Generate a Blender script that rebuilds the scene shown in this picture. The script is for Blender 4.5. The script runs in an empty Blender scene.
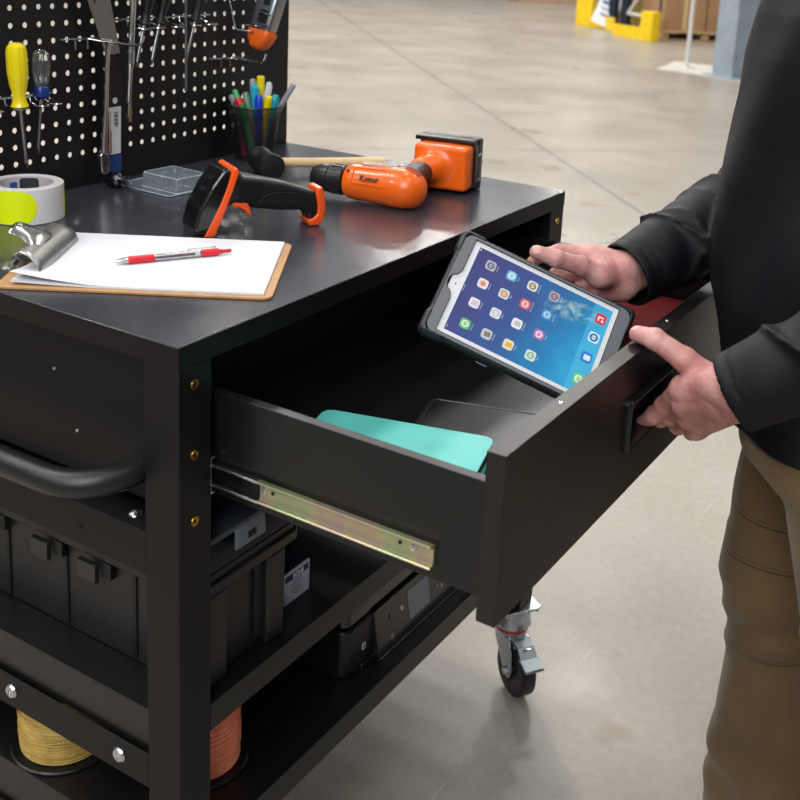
import bpy, bmesh, math, random
import numpy as np
from mathutils import Vector, Matrix, Euler
try:
    import openvdb as vdb
except Exception:
    vdb = None
random.seed(7)
SC = bpy.context.scene
COL = SC.collection
PI = math.pi
V = Vector

# ------------------------------------------------------------------ colour and materials
def lin(h):
    if isinstance(h, (tuple, list)): return (h[0], h[1], h[2], 1.0)
    h = h.lstrip('#'); r = []
    for i in (0, 2, 4):
        c = int(h[i:i+2], 16) / 255.0
        r.append(c / 12.92 if c <= .04045 else ((c + .055) / 1.055) ** 2.4)
    return (r[0], r[1], r[2], 1.0)

MATS = {}
def mat(name, color, rough=.5, metal=0.0, bump=0.0, bscale=400.0, var=0.0, vscale=8.0, emit=None, estr=0.0,
        trans=0.0, ior=1.5, alpha=1.0, coat=0.0, spec=.5, rvar=0.0, sheen=0.0, sss=0.0, aniso=0.0):
    if name in MATS: return MATS[name]
    m = bpy.data.materials.new(name); m.use_nodes = True
    nt = m.node_tree; b = nt.nodes['Principled BSDF']
    c = lin(color)
    b.inputs['Base Color'].default_value = c
    b.inputs['Roughness'].default_value = rough
    b.inputs['Metallic'].default_value = metal
    b.inputs['IOR'].default_value = ior
    b.inputs['Transmission Weight'].default_value = trans
    b.inputs['Alpha'].default_value = alpha
    b.inputs['Coat Weight'].default_value = coat
    b.inputs['Specular IOR Level'].default_value = spec
    b.inputs['Sheen Weight'].default_value = sheen
    if sss:
        b.inputs['Subsurface Weight'].default_value = sss
        b.inputs['Subsurface Radius'].default_value = (.012, .004, .002)
        b.inputs['Subsurface Scale'].default_value = .6
    tc = nt.nodes.new('ShaderNodeTexCoord')
    def noise(scale, detail=4):
        n = nt.nodes.new('ShaderNodeTexNoise'); n.inputs['Scale'].default_value = scale
        n.inputs['Detail'].default_value = detail
        nt.links.new(tc.outputs['Object'], n.inputs['Vector']); return n
    if var:
        n = noise(vscale, 5); r = nt.nodes.new('ShaderNodeValToRGB')
        r.color_ramp.elements[0].position = .3; r.color_ramp.elements[1].position = .7
        r.color_ramp.elements[0].color = tuple(max(0, x * (1 - var)) for x in c[:3]) + (1,)
        r.color_ramp.elements[1].color = tuple(min(1, x * (1 + var)) for x in c[:3]) + (1,)
        nt.links.new(n.outputs['Fac'], r.inputs['Fac']); nt.links.new(r.outputs['Color'], b.inputs['Base Color'])
    if rvar:
        n = noise(vscale * 1.7, 5); mr = nt.nodes.new('ShaderNodeMapRange')
        mr.inputs['From Min'].default_value = .3; mr.inputs['From Max'].default_value = .7
        mr.inputs['To Min'].default_value = max(0, rough - rvar); mr.inputs['To Max'].default_value = min(1, rough + rvar)
        nt.links.new(n.outputs['Fac'], mr.inputs['Value']); nt.links.new(mr.outputs['Result'], b.inputs['Roughness'])
    if bump:
        n = noise(bscale, 3); bp = nt.nodes.new('ShaderNodeBump'); bp.inputs['Strength'].default_value = bump
        bp.inputs['Distance'].default_value = .001
        nt.links.new(n.outputs['Fac'], bp.inputs['Height']); nt.links.new(bp.outputs['Normal'], b.inputs['Normal'])
    if emit:
        b.inputs['Emission Color'].default_value = lin(emit); b.inputs['Emission Strength'].default_value = estr
    MATS[name] = m
    return m

# ------------------------------------------------------------------ mesh builder
def frame(p, z, up=None):
    """Matrix with origin p, local z along z."""
    z = V(z).normalized(); up = V(up) if up is not None else (V((0, 0, 1)) if abs(z.z) < .95 else V((1, 0, 0)))
    x = up.cross(z).normalized(); y = z.cross(x)
    M = Matrix((x, y, z)).transposed().to_4x4(); M.translation = V(p)
    return M

class MB:
    def __init__(s): s.bm = bmesh.new(); s.mi = 0; s.M = Matrix.Identity(4)
    def v(s, p): return s.bm.verts.new(s.M @ V(p))
    def f(s, vs):
        try:
            fa = s.bm.faces.new(vs); fa.material_index = s.mi; return fa
        except ValueError: return None
    def box(s, x0, x1, y0, y1, z0, z1, M=None):
        P = [(x, y, z) for z in (z0, z1) for y in (y0, y1) for x in (x0, x1)]
        vs = [s.v(M @ V(p) if M else p) for p in P]
        for q in ((0, 2, 3, 1), (4, 5, 7, 6), (0, 1, 5, 4), (2, 6, 7, 3), (0, 4, 6, 2), (1, 3, 7, 5)): s.f([vs[i] for i in q])
        return s
    def rings(s, rs, cap=True, closed=False):
        L = [[s.v(p) for p in r] for r in rs]; n = len(L[0])
        for a, b in zip(L, L[1:] + ([L[0]] if closed else [])):
            for i in range(n): s.f([a[i], a[(i + 1) % n], b[(i + 1) % n], b[i]])
        if cap and not closed:
            s.f(list(reversed(L[0]))); s.f(L[-1])
        return s
    def tube(s, pts, r, n=12, cap=True, closed=False, up=None, flat=1.0):
        pts = [V(p) for p in pts]; rr = r if isinstance(r, (list, tuple)) else [r] * len(pts)
        rs = []; N = len(pts); prev = None
        for i, p in enumerate(pts):
            if closed: t = pts[(i + 1) % N] - pts[i - 1]
            else: t = pts[min(i + 1, N - 1)] - pts[max(i - 1, 0)]
            t.normalize()
            if prev is None:
                u = V(up) if up else (V((0, 0, 1)) if abs(t.z) < .9 else V((1, 0, 0)))
                x = u.cross(t).normalized()
            else:
                x = (prev - t * prev.dot(t)).normalized()
            prev = x; y = t.cross(x)
            rs.append([p + (x * math.cos(2 * PI * k / n) + y * flat * math.sin(2 * PI * k / n)) * rr[i] for k in range(n)])
        return s.rings(rs, cap, closed)
    def cyl(s, p0, p1, r0, r1=None, n=24): return s.tube([p0, p1], [r0, r0 if r1 is None else r1], n)
    def lathe(s, prof, M=None, n=32, a0=0, closed_prof=False):
        """prof: list of (r,z); axis local z of M."""
        M = M or Matrix.Identity(4); L = []
        for r, z in prof:
            if r < 1e-6: L.append([s.v(M @ V((0, 0, z)))])
            else: L.append([s.v(M @ V((r * math.cos(a0 + 2 * PI * k / n), r * math.sin(a0 + 2 * PI * k / n), z))) for k in range(n)])
        for a, b in list(zip(L, L[1:])) + ([(L[-1], L[0])] if closed_prof else []):
            for i in range(n):
                j = (i + 1) % n
                if len(a) == 1 and len(b) == 1: continue
                if len(a) == 1: s.f([a[0], b[j], b[i]][::-1] if False else [a[0], b[j], b[i]])
                elif len(b) == 1: s.f([a[i], a[j], b[0]])
                else: s.f([a[i], a[j], b[j], b[i]])
        return s
    def prism(s, poly, z0, z1, M=None):
        M = M or Matrix.Identity(4)
        return s.rings([[M @ V((x, y, z0)) for x, y in poly], [M @ V((x, y, z1)) for x, y in poly]])
    def build(s, name, m, parent=None, world=True, bevel=0, bseg=2, smooth=True, angle=35, subsurf=0, mods=None):
        bmesh.ops.recalc_face_normals(s.bm, faces=s.bm.faces[:])
        me = bpy.data.meshes.new(name); s.bm.to_mesh(me); s.bm.free()
        return link(name, me, m, parent, world, bevel, bseg, smooth, angle, subsurf)

def wm(o):
    M = Matrix.Identity(4)
    while o is not None:
        M = Matrix.LocRotScale(o.location, o.rotation_euler, o.scale) @ M; o = o.parent
    return M

def link(name, me, m, parent=None, world=True, bevel=0, bseg=2, smooth=True, angle=35, subsurf=0):
    for q in (m if isinstance(m, (list, tuple)) else [m]): me.materials.append(q)
    if parent is not None and world: me.transform(wm(parent).inverted())
    if smooth:
        me.polygons.foreach_set('use_smooth', [True] * len(me.polygons))
        if angle < 180: me.set_sharp_from_angle(angle=math.radians(angle))
    o = bpy.data.objects.new(name, me); COL.objects.link(o); o.parent = parent
    if bevel:
        b = o.modifiers.new('bevel', 'BEVEL'); b.width = bevel; b.segments = bseg; b.limit_method = 'ANGLE'
        b.angle_limit = math.radians(40); b.harden_normals = False
    if subsurf:
        b = o.modifiers.new('sub', 'SUBSURF'); b.levels = b.render_levels = subsurf
    return o

def tag(o, label=None, cat=None, group=None, kind=None):
    if label: o['label'] = label
    if cat: o['category'] = cat
    if group: o['group'] = group
    if kind: o['kind'] = kind
    return o

def thing(name, label, cat, loc=(0, 0, 0), rz=0.0, group=None):
    o = bpy.data.objects.new(name, None); COL.objects.link(o); o.location = loc; o.rotation_euler = (0, 0, rz)
    o.empty_display_size = .05
    return tag(o, label, cat, group)

def copy_tree(o, parent=None):
    c = o.copy(); COL.objects.link(c); c.parent = parent
    for ch in list(o.children): copy_tree(ch, c)
    return c

def rrect(w, h, r, n=5, cx=0, cy=0):
    """rounded rectangle polygon centred at cx,cy"""
    P = []
    for sx, sy, a in ((1, 1, 0), (-1, 1, 90), (-1, -1, 180), (1, -1, 270)):
        for k in range(n + 1):
            t = math.radians(a + 90 * k / n)
            P.append((cx + sx * (w / 2 - r) + r * math.cos(t), cy + sy * (h / 2 - r) + r * math.sin(t)))
    return P

def holed_plate(outer, inner, z0, z1):
    cu = bpy.data.curves.new('p', 'CURVE'); cu.dimensions = '2D'; cu.fill_mode = 'BOTH'; cu.extrude = (z1 - z0) / 2
    for P in (outer, inner):
        s = cu.splines.new('POLY'); s.points.add(len(P) - 1); s.use_cyclic_u = True
        for q, (x, y) in zip(s.points, P): q.co = (x, y, 0, 1)
    ob = bpy.data.objects.new('p', cu); me = bpy.data.meshes.new_from_object(ob); mb = MB()
    vs = [mb.v((v.co.x, v.co.y, v.co.z + (z0 + z1) / 2)) for v in me.vertices]
    for p in me.polygons: mb.f([vs[i] for i in p.vertices])
    bmesh.ops.remove_doubles(mb.bm, verts=mb.bm.verts[:], dist=1e-6)
    bpy.data.objects.remove(ob); bpy.data.curves.remove(cu); bpy.data.meshes.remove(me)
    return mb

def text_into(mb, s, size, M, depth=.0002, align='CENTER', bold=False):
    """adds extruded lettering to a mesh builder, text plane = local xy of M"""
    cu = bpy.data.curves.new('t', 'FONT'); cu.body = s; cu.size = size; cu.align_x = align; cu.align_y = 'CENTER'
    cu.extrude = depth; cu.resolution_u = 3
    if bold: cu.offset = size * .02
    ob = bpy.data.objects.new('t', cu); me = bpy.data.meshes.new_from_object(ob)
    vs = [mb.v(M @ v.co) for v in me.vertices]
    for p in me.polygons: mb.f([vs[i] for i in p.vertices])
    bpy.data.objects.remove(ob); bpy.data.curves.remove(cu); bpy.data.meshes.remove(me)

# ------------------------------------------------------------------ smooth solids from distance fields
def sd_cap(P, a, b, ra, rb, flat=None):
    """tapered capsule"""
    a = np.array(a, np.float32); b = np.array(b, np.float32); ab = b - a
    t = np.clip(((P - a) @ ab) / max(float(ab @ ab), 1e-12), 0, 1)
    d = P - (a + t[..., None] * ab)
    if flat is not None:
        n, k = flat; n = np.array(n, np.float32); n /= np.linalg.norm(n)
        d = d + (d @ n)[..., None] * n * (k - 1)
    return np.sqrt((d * d).sum(-1)) - (ra + (rb - ra) * t)
def sd_ell(P, c, r, R=None):
    q = P - np.array(c, np.float32)
    if R is not None: q = q @ np.array(R, np.float32)
    r = np.array(r, np.float32); k = np.sqrt(((q / r) ** 2).sum(-1)); 
    return (k - 1) * float(r.min())
def sd_box(P, c, h, rad, R=None):
    q = P - np.array(c, np.float32)
    if R is not None: q = q @ np.array(R, np.float32)
    q = np.abs(q) - (np.array(h, np.float32) - rad)
    return np.sqrt((np.maximum(q, 0) ** 2).sum(-1)) + np.minimum(q.max(-1), 0) - rad
def smin(a, b, k):
    h = np.clip(.5 + .5 * (b - a) / k, 0, 1)
    return b + (a - b) * h - k * h * (1 - h)
def smax(a, b, k): return -smin(-a, -b, k)
def sdf_mesh(fn, lo, hi, vs, relax=0):
    """evaluates fn over the box and returns verts (n,3) and quads"""
    lo = np.array(lo, float); hi = np.array(hi, float); n = np.ceil((hi - lo) / vs).astype(int) + 1
    ax = [(lo[i] + vs * np.arange(n[i])).astype(np.float32) for i in range(3)]
    D = np.empty(tuple(n), np.float32)
    st = max(1, int(400000 / (n[1] * n[2])))
    for i in range(0, n[0], st):
        X = np.stack(np.meshgrid(ax[0][i:i + st], ax[1], ax[2], indexing='ij'), -1)
        D[i:i + st] = fn(X)
    g = vdb.FloatGrid(); bgv = float(vs * 6); g.background = bgv if False else 1.0
    g = vdb.FloatGrid(1.0); D = np.clip(D, -bgv, bgv); g.copyFromArray(D / vs)
    g.transform = vdb.createLinearTransform(voxelSize=float(vs))
    r = g.convertToQuads(isovalue=0.0) if False else g.convertToQuads(0.0)
    pts, quads = np.array(r[0]), np.array(r[1])
    return pts + lo, quads
def sdf_obj(name, fn, lo, hi, vs, m, parent=None, angle=180, extra=None, facemat=None, world=True):
    pts, q = sdf_mesh(fn, lo, hi, vs)
    if extra:
        for p2, q2 in extra: q = np.vstack([q, q2 + len(pts)]); pts = np.vstack([pts, p2])
    me = bpy.data.meshes.new(name); me.from_pydata(pts.tolist(), [], q[:, ::-1].tolist() if False else q.tolist())
    bm = bmesh.new(); bm.from_mesh(me); bmesh.ops.recalc_face_normals(bm, faces=bm.faces[:]); bm.to_mesh(me); bm.free()
    if facemat:
        for p in me.polygons: p.material_index = facemat(p.center)
    return link(name, me, m, parent, world, angle=angle)
# ------------------------------------------------------------------ camera
cam_d = bpy.data.cameras.new('camera'); cam = bpy.data.objects.new('camera', cam_d); COL.objects.link(cam)
RC = ((0.5326155576, -0.8451003080, 0.0461100546), (-0.1816038241, -0.1673258407, -0.9690315339), (0.8266442515, 0.5077474985, -0.2425937945))
rx, dn, fw = (V(r) for r in RC)
Mc = Matrix((rx, -dn, -fw)).transposed().to_4x4(); Mc.translation = V((-0.77765, -0.74512, 1.37672))
cam.matrix_world = Mc
cam_d.sensor_width = 36; cam_d.lens = 1116.896 * 36 / 800
cam_d.shift_x = (400 - 411.986) / 800; cam_d.shift_y = (206.497 - 400) / 800
cam_d.clip_start = .05; cam_d.clip_end = 200
cam_d.dof.use_dof = True; cam_d.dof.focus_distance = 1.45; cam_d.dof.aperture_fstop = 9.0
SC.camera = cam
SC.view_settings.view_transform = 'Standard'; SC.view_settings.look = 'None'
SC.view_settings.exposure = 0.0; SC.view_settings.gamma = 1.0; SC.view_settings.use_curve_mapping = False

# ------------------------------------------------------------------ world, lamps of the hall and an added fill
w = bpy.data.worlds.new('hall'); SC.world = w; w.use_nodes = True
w.node_tree.nodes['Background'].inputs['Color'].default_value = (.86, .90, 1.0, 1)
w.node_tree.nodes['Background'].inputs['Strength'].default_value = .22
def area(name, loc, sx, sy, power, aim=None, color=(1, 1, 1), spread=180):
    l = bpy.data.lights.new(name, 'AREA'); l.shape = 'RECTANGLE'; l.size = sx; l.size_y = sy; l.energy = power; l.color = color
    l.spread = math.radians(spread)
    o = bpy.data.objects.new(name, l); COL.objects.link(o); o.location = loc
    d = (V(aim) - V(loc)) if aim is not None else V((0, 0, -1))
    o.rotation_euler = d.to_track_quat('-Z', 'Y').to_euler()
    return o
ang = math.atan2(.94, 1)
ca, sa = math.cos(ang), math.sin(ang)
for i in range(-1, 6):
    for j in range(-2, 3):
        a, b = 1.5 + 3.6 * i, -.6 + 3.4 * j
        lx, ly = a * ca - b * sa, a * sa + b * ca
        o = area('high_bay_lamp', (lx, ly, 6.2), 1.3, .45, 125 if ly > 1.2 else 42, color=(1, .97, .92))
        o.rotation_euler = (0, 0, ang)
area('camera_side_fill', (-3.2, -1.2, 3.6), 2.4, 2.4, 150, aim=(.3, -.1, .8), color=(.93, .96, 1))  # added fill lamp on the camera side, stands for no real source

# ------------------------------------------------------------------ floor
def floor_material():
    m = bpy.data.materials.new('polished_concrete'); m.use_nodes = True; nt = m.node_tree; L = nt.links
    b = nt.nodes['Principled BSDF']; tc = nt.nodes.new('ShaderNodeTexCoord')
    def N(t, **k):
        n = nt.nodes.new(t)
        for a, c in k.items(): n.inputs[a].default_value = c
        return n
    def noise(s, d=6, r=.6):
        n = N('ShaderNodeTexNoise', Scale=s, Detail=d, Roughness=r); L.new(tc.outputs['Object'], n.inputs['Vector']); return n
    def ramp(src, stops):
        r = nt.nodes.new('ShaderNodeValToRGB'); e = r.color_ramp.elements
        e[0].position, e[0].color = stops[0][0], lin(stops[0][1]); e[1].position, e[1].color = stops[-1][0], lin(stops[-1][1])
        for p, c in stops[1:-1]: q = e.new(p); q.color = lin(c)
        L.new(src, r.inputs['Fac']); return r
    def mix(a, b2, fac, mode='MIX'):
        x = nt.nodes.new('ShaderNodeMix'); x.data_type = 'RGBA'; x.blend_type = mode
        if isinstance(fac, float): x.inputs['Factor'].default_value = fac
        else: L.new(fac, x.inputs['Factor'])
        L.new(a, x.inputs['A']); L.new(b2, x.inputs['B']); return x.outputs['Result']
    big = ramp(noise(.9, 5, .55).outputs['Fac'], [(.3, '#8f877b'), (.55, '#9e968a'), (.75, '#a8a095')])
    fine = ramp(noise(45, 8, .75).outputs['Fac'], [(.3, '#a8a8a8'), (.7, '#ffffff')])
    c = mix(big.outputs['Color'], fine.outputs['Color'], .35, 'MULTIPLY')
    speck = ramp(noise(210, 3, .6).outputs['Fac'], [(.62, '#ffffff'), (.78, '#8a8076')])
    c = mix(c, speck.outputs['Color'], .5, 'MULTIPLY')
    # rusty drips and spots
    st = ramp(noise(3.1, 3, .5).outputs['Fac'], [(.66, '#ffffff'), (.72, '#c9a06a'), (.8, '#b98c55')])
    c = mix(c, st.outputs['Color'], .45, 'MULTIPLY')
    # pale scratches
    mp = nt.nodes.new('ShaderNodeMapping'); mp.inputs['Rotation'].default_value = (0, 0, .35); mp.inputs['Scale'].default_value = (2.2, 70, 1)
    L.new(tc.outputs['Object'], mp.inputs['Vector']); ns = N('ShaderNodeTexNoise', Scale=1.0, Detail=3.0); L.new(mp.outputs['Vector'], ns.inputs['Vector'])
    sc_ = ramp(ns.outputs['Fac'], [(.70, '#000000'), (.74, '#ffffff')])
    white = nt.nodes.new('ShaderNodeRGB'); white.outputs[0].default_value = lin('#d8d6d2')
    sf = nt.nodes.new('ShaderNodeMath'); sf.operation = 'MULTIPLY'; L.new(sc_.outputs['Color'], sf.inputs[0]); sf.inputs[1].default_value = .35
    c = mix(c, white.outputs[0], sf.outputs[0])
    # saw-cut joints: square bays turned with the building
    sx = nt.nodes.new('ShaderNodeSeparateXYZ')
    mp2 = nt.nodes.new('ShaderNodeMapping'); mp2.vector_type = 'POINT'; mp2.inputs['Rotation'].default_value = (0, 0, -JA); mp2.inputs['Location'].default_value = (JX, JY, 0)
    L.new(tc.outputs['Object'], mp2.inputs['Vector']); L.new(mp2.outputs['Vector'], sx.inputs[0])
    masks = []
    for ax in ('X', 'Y'):
        pp = nt.nodes.new('ShaderNodeMath'); pp.operation = 'PINGPONG'; pp.inputs[1].default_value = 3.3; L.new(sx.outputs[ax], pp.inputs[0])
        lt = nt.nodes.new('ShaderNodeMath'); lt.operation = 'LESS_THAN'; lt.inputs[1].default_value = .009; L.new(pp.outputs[0], lt.inputs[0]); masks.append(lt)
    mx = nt.nodes.new('ShaderNodeMath'); mx.operation = 'MAXIMUM'; L.new(masks[0].outputs[0], mx.inputs[0]); L.new(masks[1].outputs[0], mx.inputs[1])
    dark = nt.nodes.new('ShaderNodeRGB'); dark.outputs[0].default_value = lin('#585249')
    c = mix(c, dark.outputs[0], mx.outputs[0])
    L.new(c, b.inputs['Base Color'])
    rr = nt.nodes.new('ShaderNodeMapRange'); rn = noise(2.4, 6, .6); L.new(rn.outputs['Fac'], rr.inputs['Value'])
    rr.inputs['From Min'].default_value = .3; rr.inputs['From Max'].default_value = .7
    rr.inputs['To Min'].default_value = .26; rr.inputs['To Max'].default_value = .42; L.new(rr.outputs['Result'], b.inputs['Roughness'])
    bp = nt.nodes.new('ShaderNodeBump'); bp.inputs['Strength'].default_value = .12; bp.inputs['Distance'].default_value = .002
    L.new(noise(6, 6, .6).outputs['Fac'], bp.inputs['Height']); L.new(bp.outputs['Normal'], b.inputs['Normal'])
    return m
JA = math.atan2(.9365, 1.0)
# joint passes through (6.636, 3.069): in building axes its offset across is -x*sin+y*cos
_off = -6.636 * math.sin(JA) + 3.069 * math.cos(JA)
JX, JY = -5.805, -_off
mb = MB(); mb.box(-12, 40, -25, 40, -.2, 0)
tag(mb.build('floor', floor_material()), kind='structure')

# ------------------------------------------------------------------ far side of the hall
yel = mat('safety_yellow_paint', '#e8c412', .4, var=.12, vscale=12)
navy = mat('dark_blue_rack_steel', '#1d2a3c', .45, var=.2)
grey = mat('blue_grey_column_paint', '#8b98a3', .45, var=.12, vscale=5)
lgrey = mat('pale_grey_paint', '#c9c9c6', .4)
card = mat('brown_corrugated_cardboard', '#9a7652', .85, var=.12, vscale=3)
wood = mat('pallet_pine', '#b9976b', .8, var=.2, vscale=9)

def seg_box(mb, a, b, th, z0, z1):
    """upright slab between two floor points"""
    a = V((a[0], a[1], 0)); b = V((b[0], b[1], 0)); M = frame(a, b - a, (0, 0, 1)); l = (b - a).length
    mb.box(-th / 2, th / 2, z0, z1, 0, l, M)

RD = V((.52, .854, 0)).normalized(); RN = V((RD.y, -RD.x, 0))
def guard(loc, d, length, wide_end, name_label, group='yellow rack end guards'):
    t = thing('rack_guard', name_label, 'rack guard', loc, 0, group)
    m1 = MB(); p = V(loc); q = p + d * length
    seg_box(m1, p, q, .02, .0, .17)
    e = p if wide_end == 0 else q
    m1.build('rail', yel, t, bevel=.004)
    m2 = MB(); c = e + RN * .03 if wide_end == 0 else e
    M = Matrix.Translation(c) @ Matrix.Rotation(math.atan2(RD.y, RD.x), 4, 'Z')
    m2.prism(rrect(.26, .16, .03), 0, .40, M); m2.build('post_shield', yel, t, bevel=.004)
    return t
guard((14.09, 4.72, 0), RD, .78, 0, 'yellow steel guard with a tall block beside the pallet')
g2 = thing('rack_guard', 'leftmost yellow steel guard, low rail with an upright end', 'rack guard', (15.25, 5.68, 0), 0, 'yellow rack end guards')
m1 = MB(); seg_box(m1, (15.25, 5.68), (15.60, 6.26), .03, 0, .19); m1.build('rail', yel, g2, bevel=.004)
m1 = MB(); seg_box(m1, (15.54, 6.16), (15.72, 6.50), .06, 0, .42); m1.build('post_shield', yel, g2, bevel=.004)

rk = thing('pallet_rack', 'dark blue steel pallet rack frame standing behind the yellow guards', 'pallet rack', (14.9, 4.9, 0))
for (x, y) in ((14.52, 4.66), (15.22, 5.50), (15.42, 5.78)):
    m1 = MB(); M = Matrix.Translation((x, y, 0)) @ Matrix.Rotation(math.atan2(RD.y, RD.x), 4, 'Z')
    m1.prism([(-.06, -.05), (.06, -.05), (.06, .05), (.02, .05), (.02, .02), (-.02, .02), (-.02, .05), (-.06, .05)], .0, 4.6, M); m1.build('upright', navy, rk)
for (a, b) in (((14.56, 4.72, 1.1), (15.2, 5.48, .25)), ((14.56, 4.72, .28), (15.2, 5.48, .28)), ((15.45, 5.82, .3), (16.05, 6.7, 1.2))):
    m1 = MB(); m1.tube([a, b], .025, 8); m1.build('brace', lgrey, rk)

def carton(mb, c, hx, hy, z0, z1, rz):
    M = Matrix.Translation((c[0], c[1], 0)) @ Matrix.Rotation(rz, 4, 'Z'); mb.box(-hx, hx, -hy, hy, z0, z1, M)
PR = math.atan2(-.622, .496)
pc = V((15.15, 4.44, 0))
pal = thing('pallet', 'pine pallet on the floor between yellow guard and grey column', 'pallet', pc, PR)
for k in range(7):
    m1 = MB(); M = Matrix.Translation(pc) @ Matrix.Rotation(PR, 4, 'Z'); y = -.5 + k * .1667
    m1.box(-.62, .62, y - .06, y + .06, .12, .145, M); m1.build('deck_board', wood, pal)
for x in (-.58, 0, .58):
    for y in (-.45, 0, .45):
        m1 = MB(); m1.box(x - .05, x + .05, y - .07, y + .07, .022, .12, Matrix.Translation(pc) @ Matrix.Rotation(PR, 4, 'Z')); m1.build('block', wood, pal)
for y in (-.45, 0, .45):
    m1 = MB(); m1.box(-.62, .62, y - .06, y + .06, 0, .022, Matrix.Translation(pc) @ Matrix.Rotation(PR, 4, 'Z')); m1.build('skid_board', wood, pal)
def carton_thing(cx, hx, z0, z1, label, m=card, hy=.5):
    c = Matrix.Translation(pc) @ Matrix.Rotation(PR, 4, 'Z') @ V((cx, 0, 0))
    t = thing('carton', label, 'carton', (c.x, c.y, z0), PR, None)
    m1 = MB(); carton(m1, c, hx, hy, z0, z1, PR); m1.build('box', m, t, bevel=.005)
    m1 = MB(); carton(m1, c, .03, hy + .002, z0 + .01, z1 + .002, PR); m1.build('packing_tape', mat('packing_tape', '#c2a878', .3), t)
carton_thing(-.31, .30, .146, .80, 'big brown carton on the pallet nearer the yellow guard')
carton_thing(.31, .30, .146, .80, 'big brown carton on the pallet nearer the grey column')
carton_thing(-.31, .30, .802, 1.3, 'olive striped carton stacked on top towards the yellow guard', mat('olive_print_card', '#5f5a35', .8, var=.4, vscale=7))
carton_thing(.31, .30, .802, 1.3, 'olive striped carton stacked on top towards the grey column', mat('olive_print_card', '#5f5a35', .8))
bx = MB(); carton(bx, (16.0, 5.95), .32, .4, .0, .9, PR)
tag(bx.build('carton', mat('yellowish_cardboard', '#a38a4d', .85), None, bevel=.005), 'yellowish cardboard carton standing inside the dark blue rack', 'carton')
bx = MB(); carton(bx, (20.9, 9.3), .9, .6, 0, 1.3, PR)
tag(bx.build('carton', mat('pinkish_cardboard', '#a5876f', .85, var=.1), None, bevel=.005), 'pale brown carton far back left of the rack', 'carton')

# placard leaning by the guard
sg = thing('placard', 'white placard with blue bars leaning against the rack', 'sign', (15.40, 5.80, 0))
Ms = frame((15.42, 5.86, .33), (-.80, -.46, .25), (0, 0, 1)) @ Matrix.Rotation(math.radians(-22), 4, 'Z')
m1 = MB(); m1.box(-.17, .17, -.30, .26, -.008, 0, Ms); m1.build('board', mat('placard_white', '#e4e6e8', .5), sg)
m1 = MB()
for y, h, w_ in ((.14, .03, .11), (.05, .05, .12), (-.05, .02, .10), (-.14, .03, .08)): m1.box(-w_, w_, y - h / 2, y + h / 2, 0, .002, Ms)
m1.build('printed_bars', mat('placard_blue', '#3c5f9a', .5), sg)

# thin bollard pole and its painted patch
pl = thing('pole', 'thin white pole standing on a white painted floor patch', 'pole', (11.37, 3.23, 0))
m1 = MB(); m1.cyl((11.37, 3.23, 0), (11.37, 3.23, 3.2), .024, n=16); m1.build('tube', lgrey, pl)
m1 = MB(); m1.lathe([(0, .012), (.09, .012), (.09, 0), (0, 0)], Matrix.Translation((11.37, 3.23, 0)), 24); m1.build('base_plate', lgrey, pl)
m1 = MB()
m1.prism([(10.95, 3.42), (11.9, 3.55), (11.75, 2.6), (10.75, 1.9), (10.45, 2.1), (10.85, 2.9)], 0, .003)
tag(m1.build('trim_1', mat('white_floor_paint', '#bdb9b0', .5, var=.08, vscale=3)), kind='structure')
cl = thing('steel_column', 'blue grey steel building column behind the person', 'column', (10.95, 2.45, 0))
M = Matrix.Translation((10.98, 2.60, 0)) @ Matrix.Rotation(JA + .25, 4, 'Z')
m1 = MB(); m1.prism([(-.15, -.15), (.15, -.15), (.15, -.11), (.03, -.11), (.03, .11), (.15, .11), (.15, .15), (-.15, .15), (-.15, .11), (-.03, .11), (-.03, -.11), (-.15, -.11)][::1], .02, 6.5, M); m1.build('beam', grey, cl)
m1 = MB(); m1.box(-.152, .152, -.105, .105, .02, 1.6, M); m1.build('cladding', grey, cl, bevel=.01)
m1 = MB(); m1.box(-.22, .22, -.22, .22, 0, .02, M); m1.build('base_plate', grey, cl)
# ------------------------------------------------------------------ workbench
H = .955; L = .930; D = .612
black = mat('black_powder_coat', '#0c0a09', .5, bump=.08, bscale=900, spec=.3)
blackd = mat('black_powder_coat_inside', '#0f0f0f', .38, bump=.05, bscale=900)
topm = mat('glossy_dark_worktop', '#33343b', .23, spec=.55, bump=.015, bscale=900)
brass = mat('brass_rivet', '#c79d4e', .25, 1.0)
zinc = mat('bright_zinc', '#c9ccd0', .25, 1.0)
chrome = mat('chrome_steel', '#d6d8da', .14, 1.0, rvar=.05, vscale=30)
bluezinc = mat('blue_zinc_plate', '#b9c2c9', .28, 1.0, rvar=.1, vscale=60)

bench = thing('workbench', 'black steel mobile workbench with pegboard back and its drawer pulled open', 'workbench', (L / 2, D / 2, 0))
mb = MB(); mb.box(0, L, 0, D, H - .0262, H); wt = mb.build('worktop', [black, topm], bench, bevel=.0015)
for p in wt.data.polygons: p.material_index = 1 if p.normal.z > .9 else 0
PW = .0495
for x0 in (0.0006, L - PW - .0006):
    for y0 in (.0006, D - PW):
        mb = MB(); mb.box(x0, x0 + PW, y0, y0 + PW, .1752, H - .0262)
        mb.build('leg', black, bench, bevel=.0012)
# rivet nuts on the front face of the front legs
def rivet(x, z, y=-.0005):
    mb = MB(); M = frame((x, y + .001, z), (0, -1, 0))
    mb.lathe([(.0022, -.004), (.0022, .0006), (.0034, .0012), (.0056, .0010), (.0060, 0), (.0060, -.002)], M, 20)
    mb.lathe([(0, -.003), (.0023, -.003)], M, 12)
    return mb.build('rivet_nut', brass, bench)
for z in (.9073, .8283, .7507): rivet(.024, z); rivet(L - .024, z)
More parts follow.
